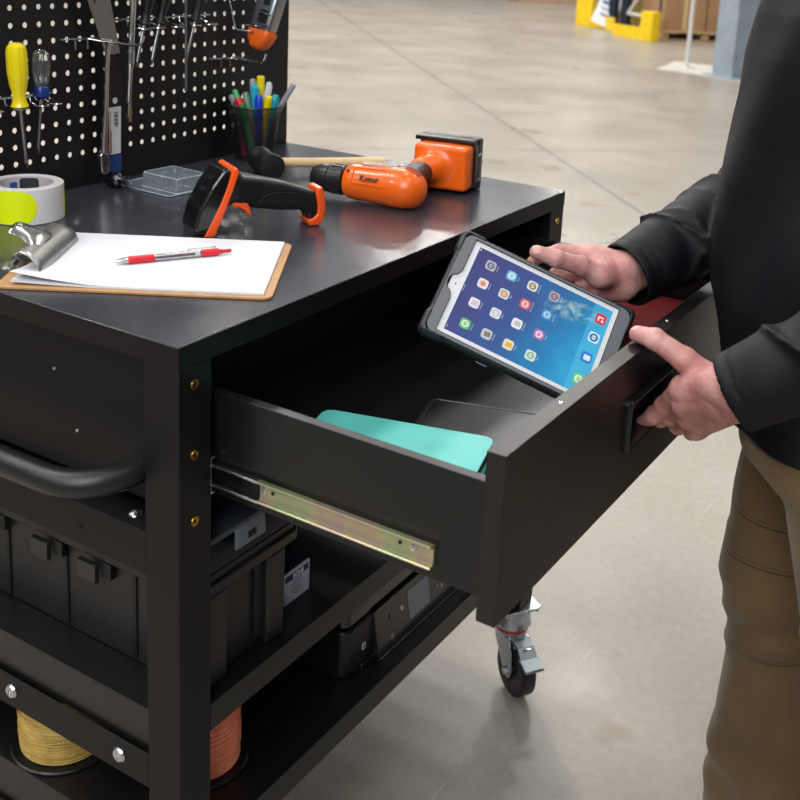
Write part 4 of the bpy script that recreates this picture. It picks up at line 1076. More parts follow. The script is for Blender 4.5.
mb.tube([(xl, PY + .005, 1.262), (xl, PY - .004, 1.262), (xl, PY - .005, 1.258), (xl, .572, 1.1900), (xl + .002, .568, 1.1865), (xr_, .535, 1.1800), (xr_ + .018, .535, 1.1830), (.812, .560, 1.1900), (.812, PY - .005, 1.2500), (.812, PY + .005, 1.2520)], .0017, 8); mb.build('wire', chrome, hk)

# ------------------------------------------------------------------ things on the shelves
tbm = mat('black_toolbox_plastic', '#1b1a19', .42, bump=.06, bscale=600)
tbd = mat('toolbox_groove_shade', '#0b0b0b', .5)  # darker tone of the plastic, paints the shade of grooves and gaps
tb = thing('toolbox', 'large black plastic toolbox with grey latches on the middle shelf', 'toolbox', (.14, .27, .506))
Z0 = .5065
mb = MB(); mb.prism(rrect(.146, .484, .010, 4, .130, .272), Z0, .640); mb.build('body', tbm, tb, bevel=.002)
mb = MB(); mb.prism(rrect(.186, .515, .012, 4, .1405, .2740), .6285, .6420); mb.prism(rrect(.178, .507, .010, 4, .1405, .2740), .6425, .6530); mb.build('rim', tbm, tb, bevel=.0015)
mb = MB(); mb.rings([[V((x, y, z)) for x, y in rrect(a, b, .012, 4, .1405, .2740)] for a, b, z in ((.176, .505, .6535), (.170, .500, .668), (.150, .480, .690), (.146, .476, .6935))]); mb.build('lid', tbm, tb, bevel=.001)
mb = MB(); mb.prism(rrect(.120, .478, .006, 4, .118, .255), .6936, .7010); mb.build('lid_tray', mat('smoked_grey_plastic', '#39424a', .3), tb, bevel=.001)
# front pilasters and recess on the end facing the aisle
for x0, x1 in ((.058, .100), (.172, .206)):
    mb = MB(); mb.box(x0, x1, .0180, .0310, Z0, .6280); mb.build('end_pillar', tbm, tb, bevel=.004)
mb = MB(); mb.box(.156, .171, .0262, .0305, Z0 + .01, .627); mb.build('end_groove_shade', tbd, tb)
# side ribs and latches on the long side facing left
for y in (.125, .243, .352, .46):
    mb = MB(); mb.box(.0545, .0572, y - .003, y + .003, Z0 + .005, .6280); mb.build('side_groove_shade', tbd, tb)
for y in (.190, .274, .38):
    mb = MB(); mb.box(.0395, .0470, y - .0155, y + .0155, .5990, .6240); mb.build('side_latch', mat('latch_dark_grey', '#242423', .4), tb, bevel=.001)
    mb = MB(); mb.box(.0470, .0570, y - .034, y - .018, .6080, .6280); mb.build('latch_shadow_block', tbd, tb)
mb = MB(); mb.rings([[V((x, y, z)) for x, y in P] for P, z in ((rrect(.054, .0045, .002, 3, .134, .0155), .6700), (rrect(.052, .0045, .002, 3, .134, .0160), .6900), (rrect(.056, .010, .002, 3, .134, .0230), .7005))])
mb.build('front_latch', mat('grey_latch_plastic', '#5f686f', .35), tb, bevel=.0008)
mb = MB(); mb.box(.128, .142, .0128, .0150, .6770, .6850); mb.build('latch_slot', MATS['hole_black'], tb)

cbx = thing('product_box', 'small white box with navy top beside the toolbox on the middle shelf', 'box', (.27, .11, .506))
mb = MB(); mb.box(.2430, .2990, .050, .170, .5067, .5530); mb.build('carton', mat('box_white', '#b9bcc4', .5), cbx, bevel=.0006)
mb = MB(); mb.box(.2432, .2988, .052, .168, .5530, .5536); mb.build('navy_top', mat('box_navy', '#141b3c', .4), cbx)
mb = MB(); mb.box(.2470, .2950, .0494, .0500, .5400, .5485); mb.build('navy_band', mat('band_navy', '#243a66', .4), cbx)
MT = frame((.271, .0492, .5442), (0, -1, 0), (0, 0, 1)) 
mb = MB(); text_into(mb, 'BONJI', .0085, Matrix(((1, 0, 0, .2735), (0, 0, -1, .0491), (0, 1, 0, .5442), (0, 0, 0, 1))), .0002, bold=True); mb.build('band_lettering', mat('band_white', '#dfe3ea', .4), cbx, smooth=False)
mb = MB()
for k, (wd, z) in enumerate(((.020, .535), (.026, .5305), (.018, .526), (.024, .5215), (.012, .517))): mb.box(.271 - wd / 2, .271 + wd / 2, .0494, .0498, z, z + .0012)
mb.build('small_print', mat('print_grey', '#6a6f7c', .5), cbx)

cblm = mat('black_cable_jacket', '#101010', .35)
cbl = thing('cable_coil', 'coiled black cable lying on the middle shelf behind the small box', 'cable', (.37, .20, .506))
for k, (r, z, dx, dy) in enumerate(((.058, .512, 0, 0), (.052, .521, .004, .003), (.060, .530, -.003, .005), (.050, .539, .004, -.004), (.056, .548, 0, .004), (.046, .557, .003, 0))):
    mb = MB(); mb.tube([(.372 + dx + r * math.cos(a * PI / 24), .205 + dy + r * math.sin(a * PI / 24), z + .003 * math.sin(a * PI / 12)) for a in range(48)], .0046, 8, closed=True); mb.build('loop', cblm, cbl)

def spool(cx, cy, label, wm_, h=.105, zb=.3143):
    t = thing('wire_spool', label, 'wire spool', (cx, cy, zb), 0, 'wire spools on the bottom shelf'); M = Matrix.Translation((cx, cy, zb))
    fl = mat('black_spool_plastic', '#121212', .3)
    mb = MB(); mb.lathe([(.012, 0), (.066, 0), (.068, .001), (.068, .0025), (.066, .0040), (.012, .0040)], M, 56, closed_prof=True); mb.build('flange', fl, t)
    mb = MB(); mb.lathe([(.012, h), (.066, h), (.068, h + .001), (.068, h + .0030), (.066, h + .0040), (.012, h + .0040)], M, 56, closed_prof=True); mb.build('flange', fl, t)
    mb = MB(); pr_ = [(.030, .0041)]; n = 26
    rn = random.Random(int(cx * 1000))
    for k in range(n):
        z = .0045 + (h - .009) * k / n; dz = (h - .009) / n; b = .0555 + rn.uniform(-.0006, .0009); pr_ += [(b - .0012, z), (b + .0006, z + dz * .3), (b + .0006, z + dz * .7)]
    pr_ += [(.0550, h - .0042), (.030, h - .0041)]
    mb.lathe(pr_, M, 72); mb.build('wire_winding', wm_, t, angle=30)
    # a few loose crossing turns
    for q in range(5):
        mb = MB(); z0 = rn.uniform(.02, h - .03); sl = rn.uniform(-.02, .02); ph = rn.uniform(0, 6)
        mb.tube([(cx + .0568 * math.cos(a * PI / 30), cy + .0568 * math.sin(a * PI / 30), zb + z0 + sl * math.sin(a * PI / 30 + ph)) for a in range(60)], .0011, 6, closed=True); mb.build('loose_turn', wm_, t)
    mb = MB(); mb.lathe([(.012, .004), (.018, .004), (.018, h - .0002), (.012, h - .0002)], M, 24, closed_prof=True); mb.build('core', fl, t)
    return t
spool(.0715, .276, 'spool of yellow wire on the bottom shelf at the left end', mat('yellow_wire', '#b5954a', .4, var=.2, vscale=60))
spool(.150, .115, 'spool of orange red wire on the bottom shelf behind the corner leg', mat('orange_wire', '#ff9472', .4, var=.15, vscale=60))

# ------------------------------------------------------------------ printer
prn = thing('printer', 'black desktop inkjet printer on the bottom shelf', 'printer', (.58, .20, .314))
pm = mat('printer_matt_black', '#151414', .40, bump=.05, bscale=700); pg = mat('printer_gloss_black', '#0c0c0d', .12, coat=.4)
mb = MB(); mb.prism(rrect(.410, .325, .016, 5, .583, .2035), .3160, .3920); mb.build('body', pm, prn, bevel=.004)
mb = MB(); mb.prism(rrect(.402, .317, .014, 5, .583, .2035), .3925, .4240); mb.build('scanner_unit', pg, prn, bevel=.004)
mb = MB(); mb.prism(rrect(.404, .314, .014, 5, .583, .2060), .4250, .4370); mb.build('scanner_lid', pg, prn, bevel=.005, bseg=3)
# tilted control panel standing in front, hinged to the body
PMx = Matrix.Translation((.583, .0405, .3540)) @ Matrix.Rotation(math.radians(-10), 4, 'X') @ Matrix(((1, 0, 0, 0), (0, 0, -1, 0), (0, 1, 0, 0), (0, 0, 0, 1)))
mb = MB(); mb.prism(rrect(.272, .078, .006, 4), -.004, .008, PMx); cp = mb.build('control_panel', mat('panel_dark', '#1c1918', .2, coat=.2), prn, bevel=.0012)
mb = MB(); mb.box(-.134, .134, -.0392, -.0380, .006, .0088, PMx); mb.build('chrome_edge', chrome, cp)
mb = MB(); mb.prism(rrect(.060, .046, .002, 3, -.018, .004), .0081, .0087, PMx); mb.build('screen', mat('grey_lcd', '#6f7a84', .15), cp)
for x, y, r, c in ((-.098, .012, .0042, '#3a3a3a'), (-.066, .010, .0042, '#b9b9b9'), (-.098, -.020, .0048, '#7f6a5c'), (.030, .016, .003, '#9a9a9a'), (.044, .010, .004, '#b0b0b0'), (.058, .016, .003, '#9a9a9a'), (.036, -.004, .003, '#8a8a8a'), (.050, -.010, .004, '#a0a0a0'), (.072, .002, .003, '#8a8a8a'), (.084, .012, .003, '#8a8a8a'), (.078, -.012, .003, '#8a8a8a')):
    mb = MB(); mb.lathe([(r, .008), (r, .0090), (r * .8, .0094), (0, .0094)], PMx @ Matrix.Translation((x, y, 0)), 14); mb.build('button', mat('btn_' + c[1:], c, .3), cp)
mb = MB(); mb.box(.447, .719, .0290, .0305, .3150, .3162); mb.build('chrome_trim', chrome, prn)
mb = MB(); mb.prism(rrect(.34, .014, .003, 3, .585, .0420), .3150, .3260); mb.build('output_tray', pg, prn, bevel=.001)
mb = MB(); mb.prism(rrect(.0085, .0105, .001, 2), 0, .0006, frame((.4250, .0408, .3490), (0, -1, 0), (0, 0, 1))); mb.build('mark', mat('mark_white', '#d8d8d8', .4), prn)
mb = MB(); mb.prism(rrect(.0045, .0060, .001, 2), .0005, .0009, frame((.4250, .0408, .3490), (0, -1, 0), (0, 0, 1))); mb.build('mark_print', MATS['hole_black'], prn)
mb = MB(); mb.prism(rrect(.022, .014, .003, 3), -.001, .0006, frame((.4200, .0408, .3330), (0, -1, 0), (0, 0, 1))); mb.build('card_slot', MATS['hole_black'], prn)

# ------------------------------------------------------------------ things in the drawer
teal = mat('turquoise_cover', '#5cc0b7', .38, bump=.03, bscale=500)
nb = thing('notebook', 'turquoise notebook lying in the open drawer', 'notebook', (.22, -.12, DZ))
Mn = Matrix.Translation((.2590, .0030, DZ + .0010)) @ Matrix.Rotation(math.atan2(-.208, .057), 4, 'Z')     # x along the long edge, -y across
mb = MB(); mb.prism([(0, -.012), (.004, -.003), (.013, 0), (.205, 0), (.212, -.004), (.215, -.012), (.215, -.128), (.210, -.134), (.005, -.134), (0, -.128)], .0195, .0210, Mn); mb.prism([(0, -.012), (.012, 0), (.205, 0), (.215, -.012), (.215, -.128), (.210, -.134), (.005, -.134), (0, -.128)], 0, .0015, Mn); mb.build('cover', teal, nb, bevel=.0006)
mb = MB(); mb.box(.004, .2115, -.131, -.003, .0017, .0193, Mn); mb.build('pages', mat('dark_page_block', '#3a4b4c', .8), nb)
kp = Matrix.Translation((.345, -.085, DZ + .0010)) @ Matrix.Rotation(math.atan2(-.208, .057) + .03, 4, 'Z')
pd_ = thing('tablet_sleeve', 'flat black sleeve lying beside the turquoise notebook in the drawer', 'sleeve', (.37, -.15, DZ))
mb = MB(); mb.prism(rrect(.200, .150, .012, 5, .095, -.015), 0, .006, kp); mb.build('shell', mat('smooth_black_sleeve', '#19191c', .33), pd_, bevel=.002)
mb = MB(); mb.tube([kp @ V((x, y, .0062)) for x, y in rrect(.186, .136, .010, 5, .095, -.015)], .0010, 6, closed=True); mb.build('piping', mat('sleeve_piping', '#2c2c30', .4), pd_)
bd = thing('binder', 'dark red binder lying at the far end of the drawer', 'binder', (.76, -.16, DZ))
mb = MB(); mb.prism(rrect(.190, .250, .006, 3, .750, -.180), DZ + .001, DZ + .004); mb.prism(rrect(.190, .250, .006, 3, .750, -.180), DZ + .058, DZ + .062); mb.box(.6555, .660, -.303, -.057, DZ + .003, DZ + .060); mb.build('cover', mat('dark_red_cover', '#520810', .85, spec=.12), bd, bevel=.0008)
mb = MB(); mb.box(.662, .842, -.300, -.060, DZ + .0045, DZ + .0575); mb.build('pages', mat('grey_page_block', '#8a7f7c', .8), bd)
# ------------------------------------------------------------------ tablet in its case, held over the drawer
TO = V((.42421292, -.10445558, .99687032)); TX = V((.37742346, -.84624846, -.37605196)).normalized(); TN = V((-.54445616, -.53126672, .64909411))
TN = (TN - TX * TN.dot(TX)).normalized(); TY = TN.cross(TX)
TMt = Matrix((TX, TY, TN)).transposed().to_4x4(); TMt.translation = TO
tab = thing('tablet', 'tablet computer in a grey and black rugged case, held tilted over the drawer', 'tablet', tuple(TO))
tab.rotation_euler = TMt.to_3x3().to_euler()
TW, TH = .200, .1347
cx0, cy0 = TW / 2 + .001, -TH / 2 - .0005
casek = mat('rubber_case_black', '#1a1c1f', .45, bump=.1, bscale=800); caseg = mat('case_grey_shell', '#66696e', .38)
def B(mb, name, m, par=tab, **k): return mb.build(name, m, par, world=False, **k)
if vdb:
    def f_case(P):
        X_, Y_, Z_ = P[..., 0] - cx0, P[..., 1] - cy0, P[..., 2]
        q = np.stack([X_, Y_, Z_ + .0065], -1)
        d = sd_box(q, (0, 0, 0), (.1190, .0750, .0095), .0070)
        # corner bumpers stand proud
        for sx in (-1, 1):
            for sy in (-1, 1):
                c = (sx * .1030, sy * .0590, 0)
                d = np.minimum(d, sd_box(q, c, (.0185, .0185, .0112), .0090))
        # shallow pocket where the grey plate and glass lie
        pk = sd_box(q, (0, 0, .0110), (.1146, .0714, .0068), .006)
        d = np.maximum(d, -pk)
        # grip notches along the long lower edge
        n = (np.abs(Y_ + .0775) < .0030) & (np.abs(X_) < .052) & (((X_ * 1000 / 9) % 1) < .28)
        return np.where(n, d + .0016, d)
    o = sdf_obj('bumper', f_case, (-.03, -.155, -.022), (.232, .02, .010), .0012, casek, tab, world=False)
# grey plate with a camera notch at the left edge: matching point counts
def opening(ins=0.0):
    x0, x1, y0, y1 = 0 - .0003, TW + .0003, -TH - .0003, .0003; ym = -TH / 2; r = .0095
    P = [(x0, y1)]
    P += [(x0, ym + .021), (x0 - .003, ym + .0135)]
    P += [(x0 - .0035 - r * .85 * math.sin(math.radians(t)), ym + r * 1.25 * math.cos(math.radians(t))) for t in range(10, 171, 20)]
    P += [(x0 - .003, ym - .0135), (x0, ym - .021), (x0, y0), (x0 + .02, y0)]
    P += [(x0 + (x1 - x0) * k / 6, y0) for k in range(1, 6)] + [(x1, y0), (x1, ym), (x1, y1)]
    P += [(x1 - (x1 - x0) * k / 6, y1) for k in range(1, 6)]
    return P
inn = opening()
mb = holed_plate(rrect(.2288, .1424, .0110, 8, cx0, cy0), inn, -.0010, .0024); B(mb, 'grey_plate', caseg, smooth=False, bevel=.0006)
mb = MB(); I2 = [(cx0 + (x - cx0) * .994, cy0 + (y - cy0) * .992) for x, y in inn]
mb.rings([[V((x, y, z)) for x, y in inn] for z in (.0025,)] + [[V((x, y, z)) for x, y in I2] for z in (.0025, .0002)], cap=False); B(mb, 'opening_gasket', mat('gasket_black', '#08090a', .5), smooth=False)
mb = MB(); mb.prism([(-.0085, -TH / 2 - .012), (-.0085, -TH / 2 + .012), (0, -TH / 2 + .02), (0, 0), (TW, 0), (TW, -TH), (0, -TH), (0, -TH / 2 - .02)][::-1], -.0010, .0000); B(mb, 'white_bezel', mat('tablet_white', '#d9dbdd', .12, coat=.3), smooth=False)
mb = MB(); mb.lathe([(.0011, 0), (.0011, .0001), (0, .0001)], Matrix.Translation((-.0008, -TH / 2, 0)), 12); B(mb, 'front_camera', mat('hole_black', '#020202'))
# the lit screen
scr = bpy.data.materials.new('lit_home_screen'); scr.use_nodes = True; nt = scr.node_tree; L_ = nt.links; b = nt.nodes['Principled BSDF']
tc = nt.nodes.new('ShaderNodeTexCoord'); sx = nt.nodes.new('ShaderNodeSeparateXYZ'); L_.new(tc.outputs['Object'], sx.inputs[0])
def mth(op, a, b2=None):
    n = nt.nodes.new('ShaderNodeMath'); n.operation = op
    for i, q in enumerate((a, b2)):
        if q is None: continue
        if isinstance(q, (int, float)): n.inputs[i].default_value = q
        else: L_.new(q, n.inputs[i])
    return n.outputs[0]
t = mth('ADD', mth('MULTIPLY', sx.outputs['X'], 4.6), mth('MULTIPLY', sx.outputs['Y'], -1.9))
nz = nt.nodes.new('ShaderNodeTexNoise'); nz.inputs['Scale'].default_value = 14; nz.inputs['Detail'].default_value = 6; nz.inputs['Distortion'].default_value = 1.2; L_.new(tc.outputs['Object'], nz.inputs['Vector'])
t = mth('ADD', t, mth('MULTIPLY', mth('SUBTRACT', nz.outputs['Fac'], .5), .45))
r = nt.nodes.new('ShaderNodeValToRGB'); e = r.color_ramp.elements
e[0].position, e[0].color = .05, lin('#43447c'); e[1].position, e[1].color = .98, lin('#2f9fd0')
for p, c in ((.3, '#454c88'), (.5, '#3a5a96'), (.7, '#2c70a8'), (.86, '#2585bb')): q = e.new(p); q.color = lin(c)
L_.new(t, r.inputs['Fac'])
# pale wave crest near the upper right
dx = mth('SUBTRACT', sx.outputs['X'], .148); dy = mth('SUBTRACT', sx.outputs['Y'], -.030)
u = mth('ADD', mth('MULTIPLY', dx, .70), mth('MULTIPLY', dy, .15)); w2 = mth('SUBTRACT', mth('MULTIPLY', dy, .9), mth('MULTIPLY', dx, .2))
g = mth('ADD', mth('MULTIPLY', mth('MULTIPLY', u, u), 1100), mth('MULTIPLY', mth('MULTIPLY', w2, w2), 5200))
g = mth('SUBTRACT', 1.0, g)
n2 = nt.nodes.new('ShaderNodeTexNoise'); n2.inputs['Scale'].default_value = 42; n2.inputs['Detail'].default_value = 8; n2.inputs['Distortion'].default_value = 2; L_.new(tc.outputs['Object'], n2.inputs['Vector'])
g = mth('MULTIPLY', mth('MAXIMUM', g, 0.0), mth('MULTIPLY', mth('MAXIMUM', mth('SUBTRACT', n2.outputs['Fac'], .42), 0.0), 4.0))
mxn = nt.nodes.new('ShaderNodeMix'); mxn.data_type = 'RGBA'; L_.new(mth('MINIMUM', g, .75), mxn.inputs['Factor']); L_.new(r.outputs['Color'], mxn.inputs['A']); mxn.inputs['B'].default_value = lin('#a9cfc0')
# lighter translucent dock band
dk = mth('GREATER_THAN', sx.outputs['X'], .1690)
mx2 = nt.nodes.new('ShaderNodeMix'); mx2.data_type = 'RGBA'; L_.new(mth('MULTIPLY', dk, .38), mx2.inputs['Factor']); L_.new(mxn.outputs['Result'], mx2.inputs['A']); mx2.inputs['B'].default_value = lin('#5cc4ea')
b.inputs['Base Color'].default_value = (.01, .01, .012, 1); b.inputs['Roughness'].default_value = .1
L_.new(mx2.outputs['Result'], b.inputs['Emission Color']); b.inputs['Emission Strength'].default_value = 1.0
mb = MB(); mb.box(.0086, .1935, -TH + .0062, -.0062, -.0004, .00015); screen = B(mb, 'screen', scr, smooth=False)
def em(c, s=1.0):
    return mat('glow_' + c[1:], '#050505', .3, emit=c, estr=s)
# icons: rounded tiles with a glyph, each one a sub-part of the screen
ICX = (.0300, .0590, .0880, .1180); ICY = (-.1105, -.0800, -.0510, -.0238); DX = .1822
icons = [
 ('Contacts', 1, 0, '#c9ccd2', '#8a8078'), ('Clock', 1, 1, '#e6e8ec', '#c4ccd4'), ('Maps', 1, 2, '#cfe0d4', '#e08a72'), ('Videos', 1, 3, '#58bcdc', '#e8eef2'),
 ('FaceTime', 0, 0, '#5fc46a', '#e2f4e0'), ('Calendar', 0, 1, '#ece6f2', '#d8c6da'), ('Photos', 0, 2, '#ece8e8', '#d8885a'), ('Camera', 0, 3, '#b8bac6', '#5c6274'),
 ('Notes', 2, 0, '#e8e2c0', '#e6b64c'), ('Reminders', 2, 1, '#eceef0', '#c8c4c0'), ('Photo Booth', 2, 2, '#d8646c', '#f0d4d4'), ('Newsstand', 2, 3, '#e4e2dc', '#8c8256'),
 ('App Store', 3, 2, '#4a92c8', '#b4dcf0'), ('iTunes', 3, 1, '#c06ab0', '#f0dcec'), ('Tips', 3, 0, '#dce8dc', '#8cb8a0'), ('Settings', 3, 3, '#b8a4b0', '#7c6c80'),
 ('Messages', 4, 0, '#6cc86c', '#e4f4e0'), ('Mail', 4, 1, '#2f7fcc', '#dceaf4'), ('Safari', 4, 2, '#dcecf6', '#2f6fb4'), ('Music', 4, 3, '#d83a48', '#f4d8dc')]
for nm, c, rw, c1, c2 in icons:
    x = DX if c == 4 else ICX[c]; y = ICY[rw]; sz = .0132 if c < 4 else .0140
    mb = MB(); mb.prism(rrect(sz, sz, .0034, 4, x, y), .00016, .00032); B(mb, 'icon_tile', em(c1, .95), screen, smooth=False)
    mb = MB()
    if nm in ('Mail', 'Calendar', 'Notes', 'Reminders', 'Contacts'): mb.prism(rrect(sz * .62, sz * .5, .0006, 2, x + sz * .05, y), .00033, .00042)
    elif nm == 'Music': mb.prism(rrect(sz * .5, sz * .16, .0004, 2, x, y + .0022), .00033, .00042); mb.prism(rrect(sz * .16, sz * .5, .0004, 2, x - sz * .2, y), .00034, .00043); mb.prism(rrect(sz * .26, sz * .26, .0014, 3, x + .0028, y - .0022), .00033, .00042)
    elif nm == 'Photos': 
        for k in range(6): mb.prism(rrect(.0022, .0042, .001, 3), .00033 + k * .00001, .00042, Matrix.Translation((x, y, 0)) @ Matrix.Rotation(k * PI / 3, 4, 'Z') @ Matrix.Translation((0, .0024, 0)))
    else:
        R1 = sz * (.36 if nm not in ('Clock', 'Safari') else .40)
        mb.lathe([(R1 * .55, .00033), (R1, .00033), (R1, .00042), (R1 * .55, .00042)], Matrix.Translation((x, y, 0)), 18, closed_prof=True)
        mb.box(x - R1 * .7, x + R1 * .7, y - .0005, y + .0005, .00033, .00041)
    B(mb, 'icon_glyph', em(c2, .95), screen, smooth=False)
    if c < 4:
        tin = MB(); text_into(tin, nm, .0026, Matrix.Translation((x + sz * .5 + .0027, y, .0003)) @ Matrix.Rotation(PI / 2, 4, 'Z'), .00005); B(tin, 'icon_caption', em('#d8dce8', .8), screen, smooth=False)
tin = MB(); text_into(tin, '9:41 AM', .0026, Matrix.Translation((.0108, -TH / 2, .0003)) @ Matrix.Rotation(PI / 2, 4, 'Z'), .00005); B(tin, 'screen_clock', em('#d8dce8', .8), screen, smooth=False)
tin = MB(); text_into(tin, 'iPad', .0026, Matrix.Translation((.0108, -TH + .0110, .0003)) @ Matrix.Rotation(PI / 2, 4, 'Z'), .00005)
B(tin, 'status_lettering', em('#d8dce8', .8), screen, smooth=False)
mb = MB(); mb.box(.0100, .0115, -.0110, -.0075, .00016, .0003); B(mb, 'battery_symbol', em('#d8dce8', .8), screen, smooth=False)
mb = MB(); mb.tube([(.060, -.1490, -.0005), (.074, -.1490, -.0005)], .0007, 6); B(mb, 'case_latch_line', caseg)
# ------------------------------------------------------------------ the person at the drawer
def T2W(p): return TO + TX * p[0] + TY * p[1] + TN * p[2]
def chain(P, pts, rs, k=.004, d=None):
    for i in range(len(pts) - 1):
        c = sd_cap(P, tuple(pts[i]), tuple(pts[i + 1]), rs[i], rs[i + 1]); d = c if d is None else smin(d, c, k)
    return d
# left hand (thumb over the drawer front, index and middle finger in the pull, the others curled)
LW = V((.3720, -.4560, .9010))
LH = dict(
 thumb=[(.4180, -.4180, .8930), (.4090, -.3900, .9130), (.4010, -.3560, .9320), (.4130, -.3310, .9285)],
 index=[(.4100, -.3920, .8780), (.4300, -.3665, .8420), (.4385, -.3510, .8210), (.4430, -.3375, .8075)],
 middle=[(.4120, -.3965, .8590), (.4460, -.3705, .8250), (.4620, -.3530, .8100), (.4700, -.3395, .8120)],
 ring=[(.4240, -.3990, .8400), (.4610, -.3760, .8080), (.4800, -.3610, .8060), (.4900, -.3490, .8160)],
 little=[(.4380, -.4060, .8230), (.4720, -.3900, .7990), (.4880, -.3780, .8020), (.4940, -.3700, .8120)])
RWp = T2W((.196, .064, -.030))
def tw(L): return [T2W(p) for p in L]
RH = dict(
 thumb=tw([(.163, .040, -.012), (.135, .0330, .000), (.1010, .0215, .0090), (.0750, .0180, .0080)]),
 index=tw([(.145, .0740, -.0340), (.107, .0600, -.0400), (.0890, .0440, -.0370), (.0790, .0240, -.0300)]),
 middle=tw([(.152, .0600, -.0480), (.118, .0350, -.0540), (.1040, .0100, -.0420), (.0980, -.0100, -.0290)]),
 ring=tw([(.164, .0480, -.0560), (.140, .0150, -.0590), (.1280, -.0100, -.0450), (.1220, -.0300, -.0300)]),
 little=tw([(.178, .0400, -.0570), (.160, .0080, -.0570), (.1500, -.0140, -.0440), (.1460, -.0300, -.0300)]))
FR = dict(thumb=(.0155, .0125, .0108, .0092), index=(.0125, .0100, .0086, .0076), middle=(.0128, .0102, .0088, .0078), ring=(.0122, .0095, .0082, .0073), little=(.0112, .0082, .0072, .0064))
def hand(P, Hd, W, E, fs=1.0):
    """Hd finger joints, W wrist centre, E a point up the forearm"""
    d = None
    W = V(W); E = V(E)
    mc = [V(Hd[k][0]) for k in ('index', 'middle', 'ring', 'little')]
    across = (mc[0] - mc[3]).normalized(); ax = (mc[1] - W).normalized(); across = (across - ax * across.dot(ax)).normalized()
    nrm = ax.cross(across)
    wa = [W + across * .0155, W + across * .005, W - across * .006, W - across * .0160]
    for m, w_, r in zip(mc, wa, (.0150, .0155, .0150, .0140)):
        c = sd_cap(P, tuple(w_), tuple(m), .0170, r * .92)
        d = c if d is None else smin(d, c, .010)
    # webs between the knuckles
    for a, b in zip(mc, mc[1:]): d = smin(d, sd_cap(P, tuple(a.lerp(W, .12)), tuple(b.lerp(W, .12)), .0118, .0115), .008)
    # heel of the hand and thumb muscle
    th0 = V(Hd['thumb'][0]); d = smin(d, sd_cap(P, tuple(W.lerp(th0, .25)), tuple(th0), .0170, .0160), .012)
    d = smin(d, sd_cap(P, tuple(th0), tuple(mc[0].lerp(W, .25)), .0125, .0110), .014)
    fin = None
    for k, J in Hd.items():
        r = [q * fs for q in FR[k]]; f = None
        J = [V(j) for j in J]
        for i in range(3):
            c = sd_cap(P, tuple(J[i]), tuple(J[i + 1]), r[i], r[i + 1]); f = c if f is None else smin(f, c, .0025)
        for i in (1, 2):      # knuckle swelling
            q = P - np.array(J[i], np.float32); f = smin(f, np.sqrt((q * q).sum(-1)) - r[i] * 1.04, .004)
        fin = f if fin is None else np.minimum(fin, f)
        if k != 'thumb':      # tendon ridge over the back of the hand
            n = nrm if (nrm.dot(V((-.6, -.4, .6))) > 0) else -nrm
            a = J[0] + n * .0062; b = J[0].lerp(W, .75) + n * .0105
            d = smin(d, sd_cap(P, tuple(a), tuple(b), .0092, .0062), .006)
            d = smin(d, sd_cap(P, tuple(J[0] + n * .0035), tuple(J[0] + n * .0040), .0115, .0115), .006)
    d = smin(d, fin, .0065)
    # wrist and forearm, oval in section
    e2 = (E - W); L0 = e2.length; e2.normalize()
    for s in (-.012, .012):
        d = smin(d, sd_cap(P, tuple(W + across * s), tuple(E + across * s * 1.2), .0180, .0230), .010)
    # fine skin folds
    x, y, z = P[..., 0], P[..., 1], P[..., 2]
    d = d + .00022 * np.sin(x * 420 + 3 * np.sin(z * 170)) * np.sin(z * 390 + 2 * np.sin(y * 210)) 
    return d.astype(np.float32)
LE = V((.4250, -.7050, 1.0800)); RE = V((.8050, -.3700, 1.0350))
LS = V((.4750, -.5700, 1.3750)); RS = V((.8750, -.5350, 1.3750))
ctr = V((.670, -.5, 0))
TZ = [.60, .75, .80, .88, .95, 1.00, 1.05, 1.10, 1.15, 1.20, 1.25, 1.30, 1.36, 1.42, 1.47]
TYc = [-.530, -.524, -.523, -.515, -.494, -.486, -.477, -.472, -.478, -.478, -.480, -.486, -.492, -.496, -.500]
TA = [.185, .187, .190, .195, .196, .196, .196, .196, .198, .202, .206, .208, .200, .150, .07]
TB = [.130, .130, .133, .138, .138, .138, .134, .130, .130, .125, .122, .118, .108, .085, .06]
def torso(P, infl=0.0):
    z = P[..., 2]; yc = np.interp(z, TZ, TYc); a = np.interp(z, TZ, TA) + infl; b = np.interp(z, TZ, TB) + infl
    x = (P[..., 0] - .672); y = P[..., 1] - yc; c, s = math.cos(.05), math.sin(.05); x, y = x * c + y * s, -x * s + y * c
    q = np.sqrt((x / a) ** 2 + (y / b) ** 2); return ((q - 1) * np.minimum(a, b)).astype(np.float32)
YR, YL = 1.25, .45
RL = [V((.760, -.482, .86)), V((.775, -.462, .48)), V((.795, -.488, .09))]
LL = [V((.585, -.545, .86)), V((.560, -.645, .48)), V((.550, -.690, .09))]
HC = V((.655, -.430, 1.600)); HF = V((-.22, .80, -.56)).normalized(); HU = (V((0, 0, 1)) - HF * V((0, 0, 1)).dot(HF)).normalized(); HR = HF.cross(HU)
def hp(f, u, r): return HC + HF * f + HU * u + HR * r
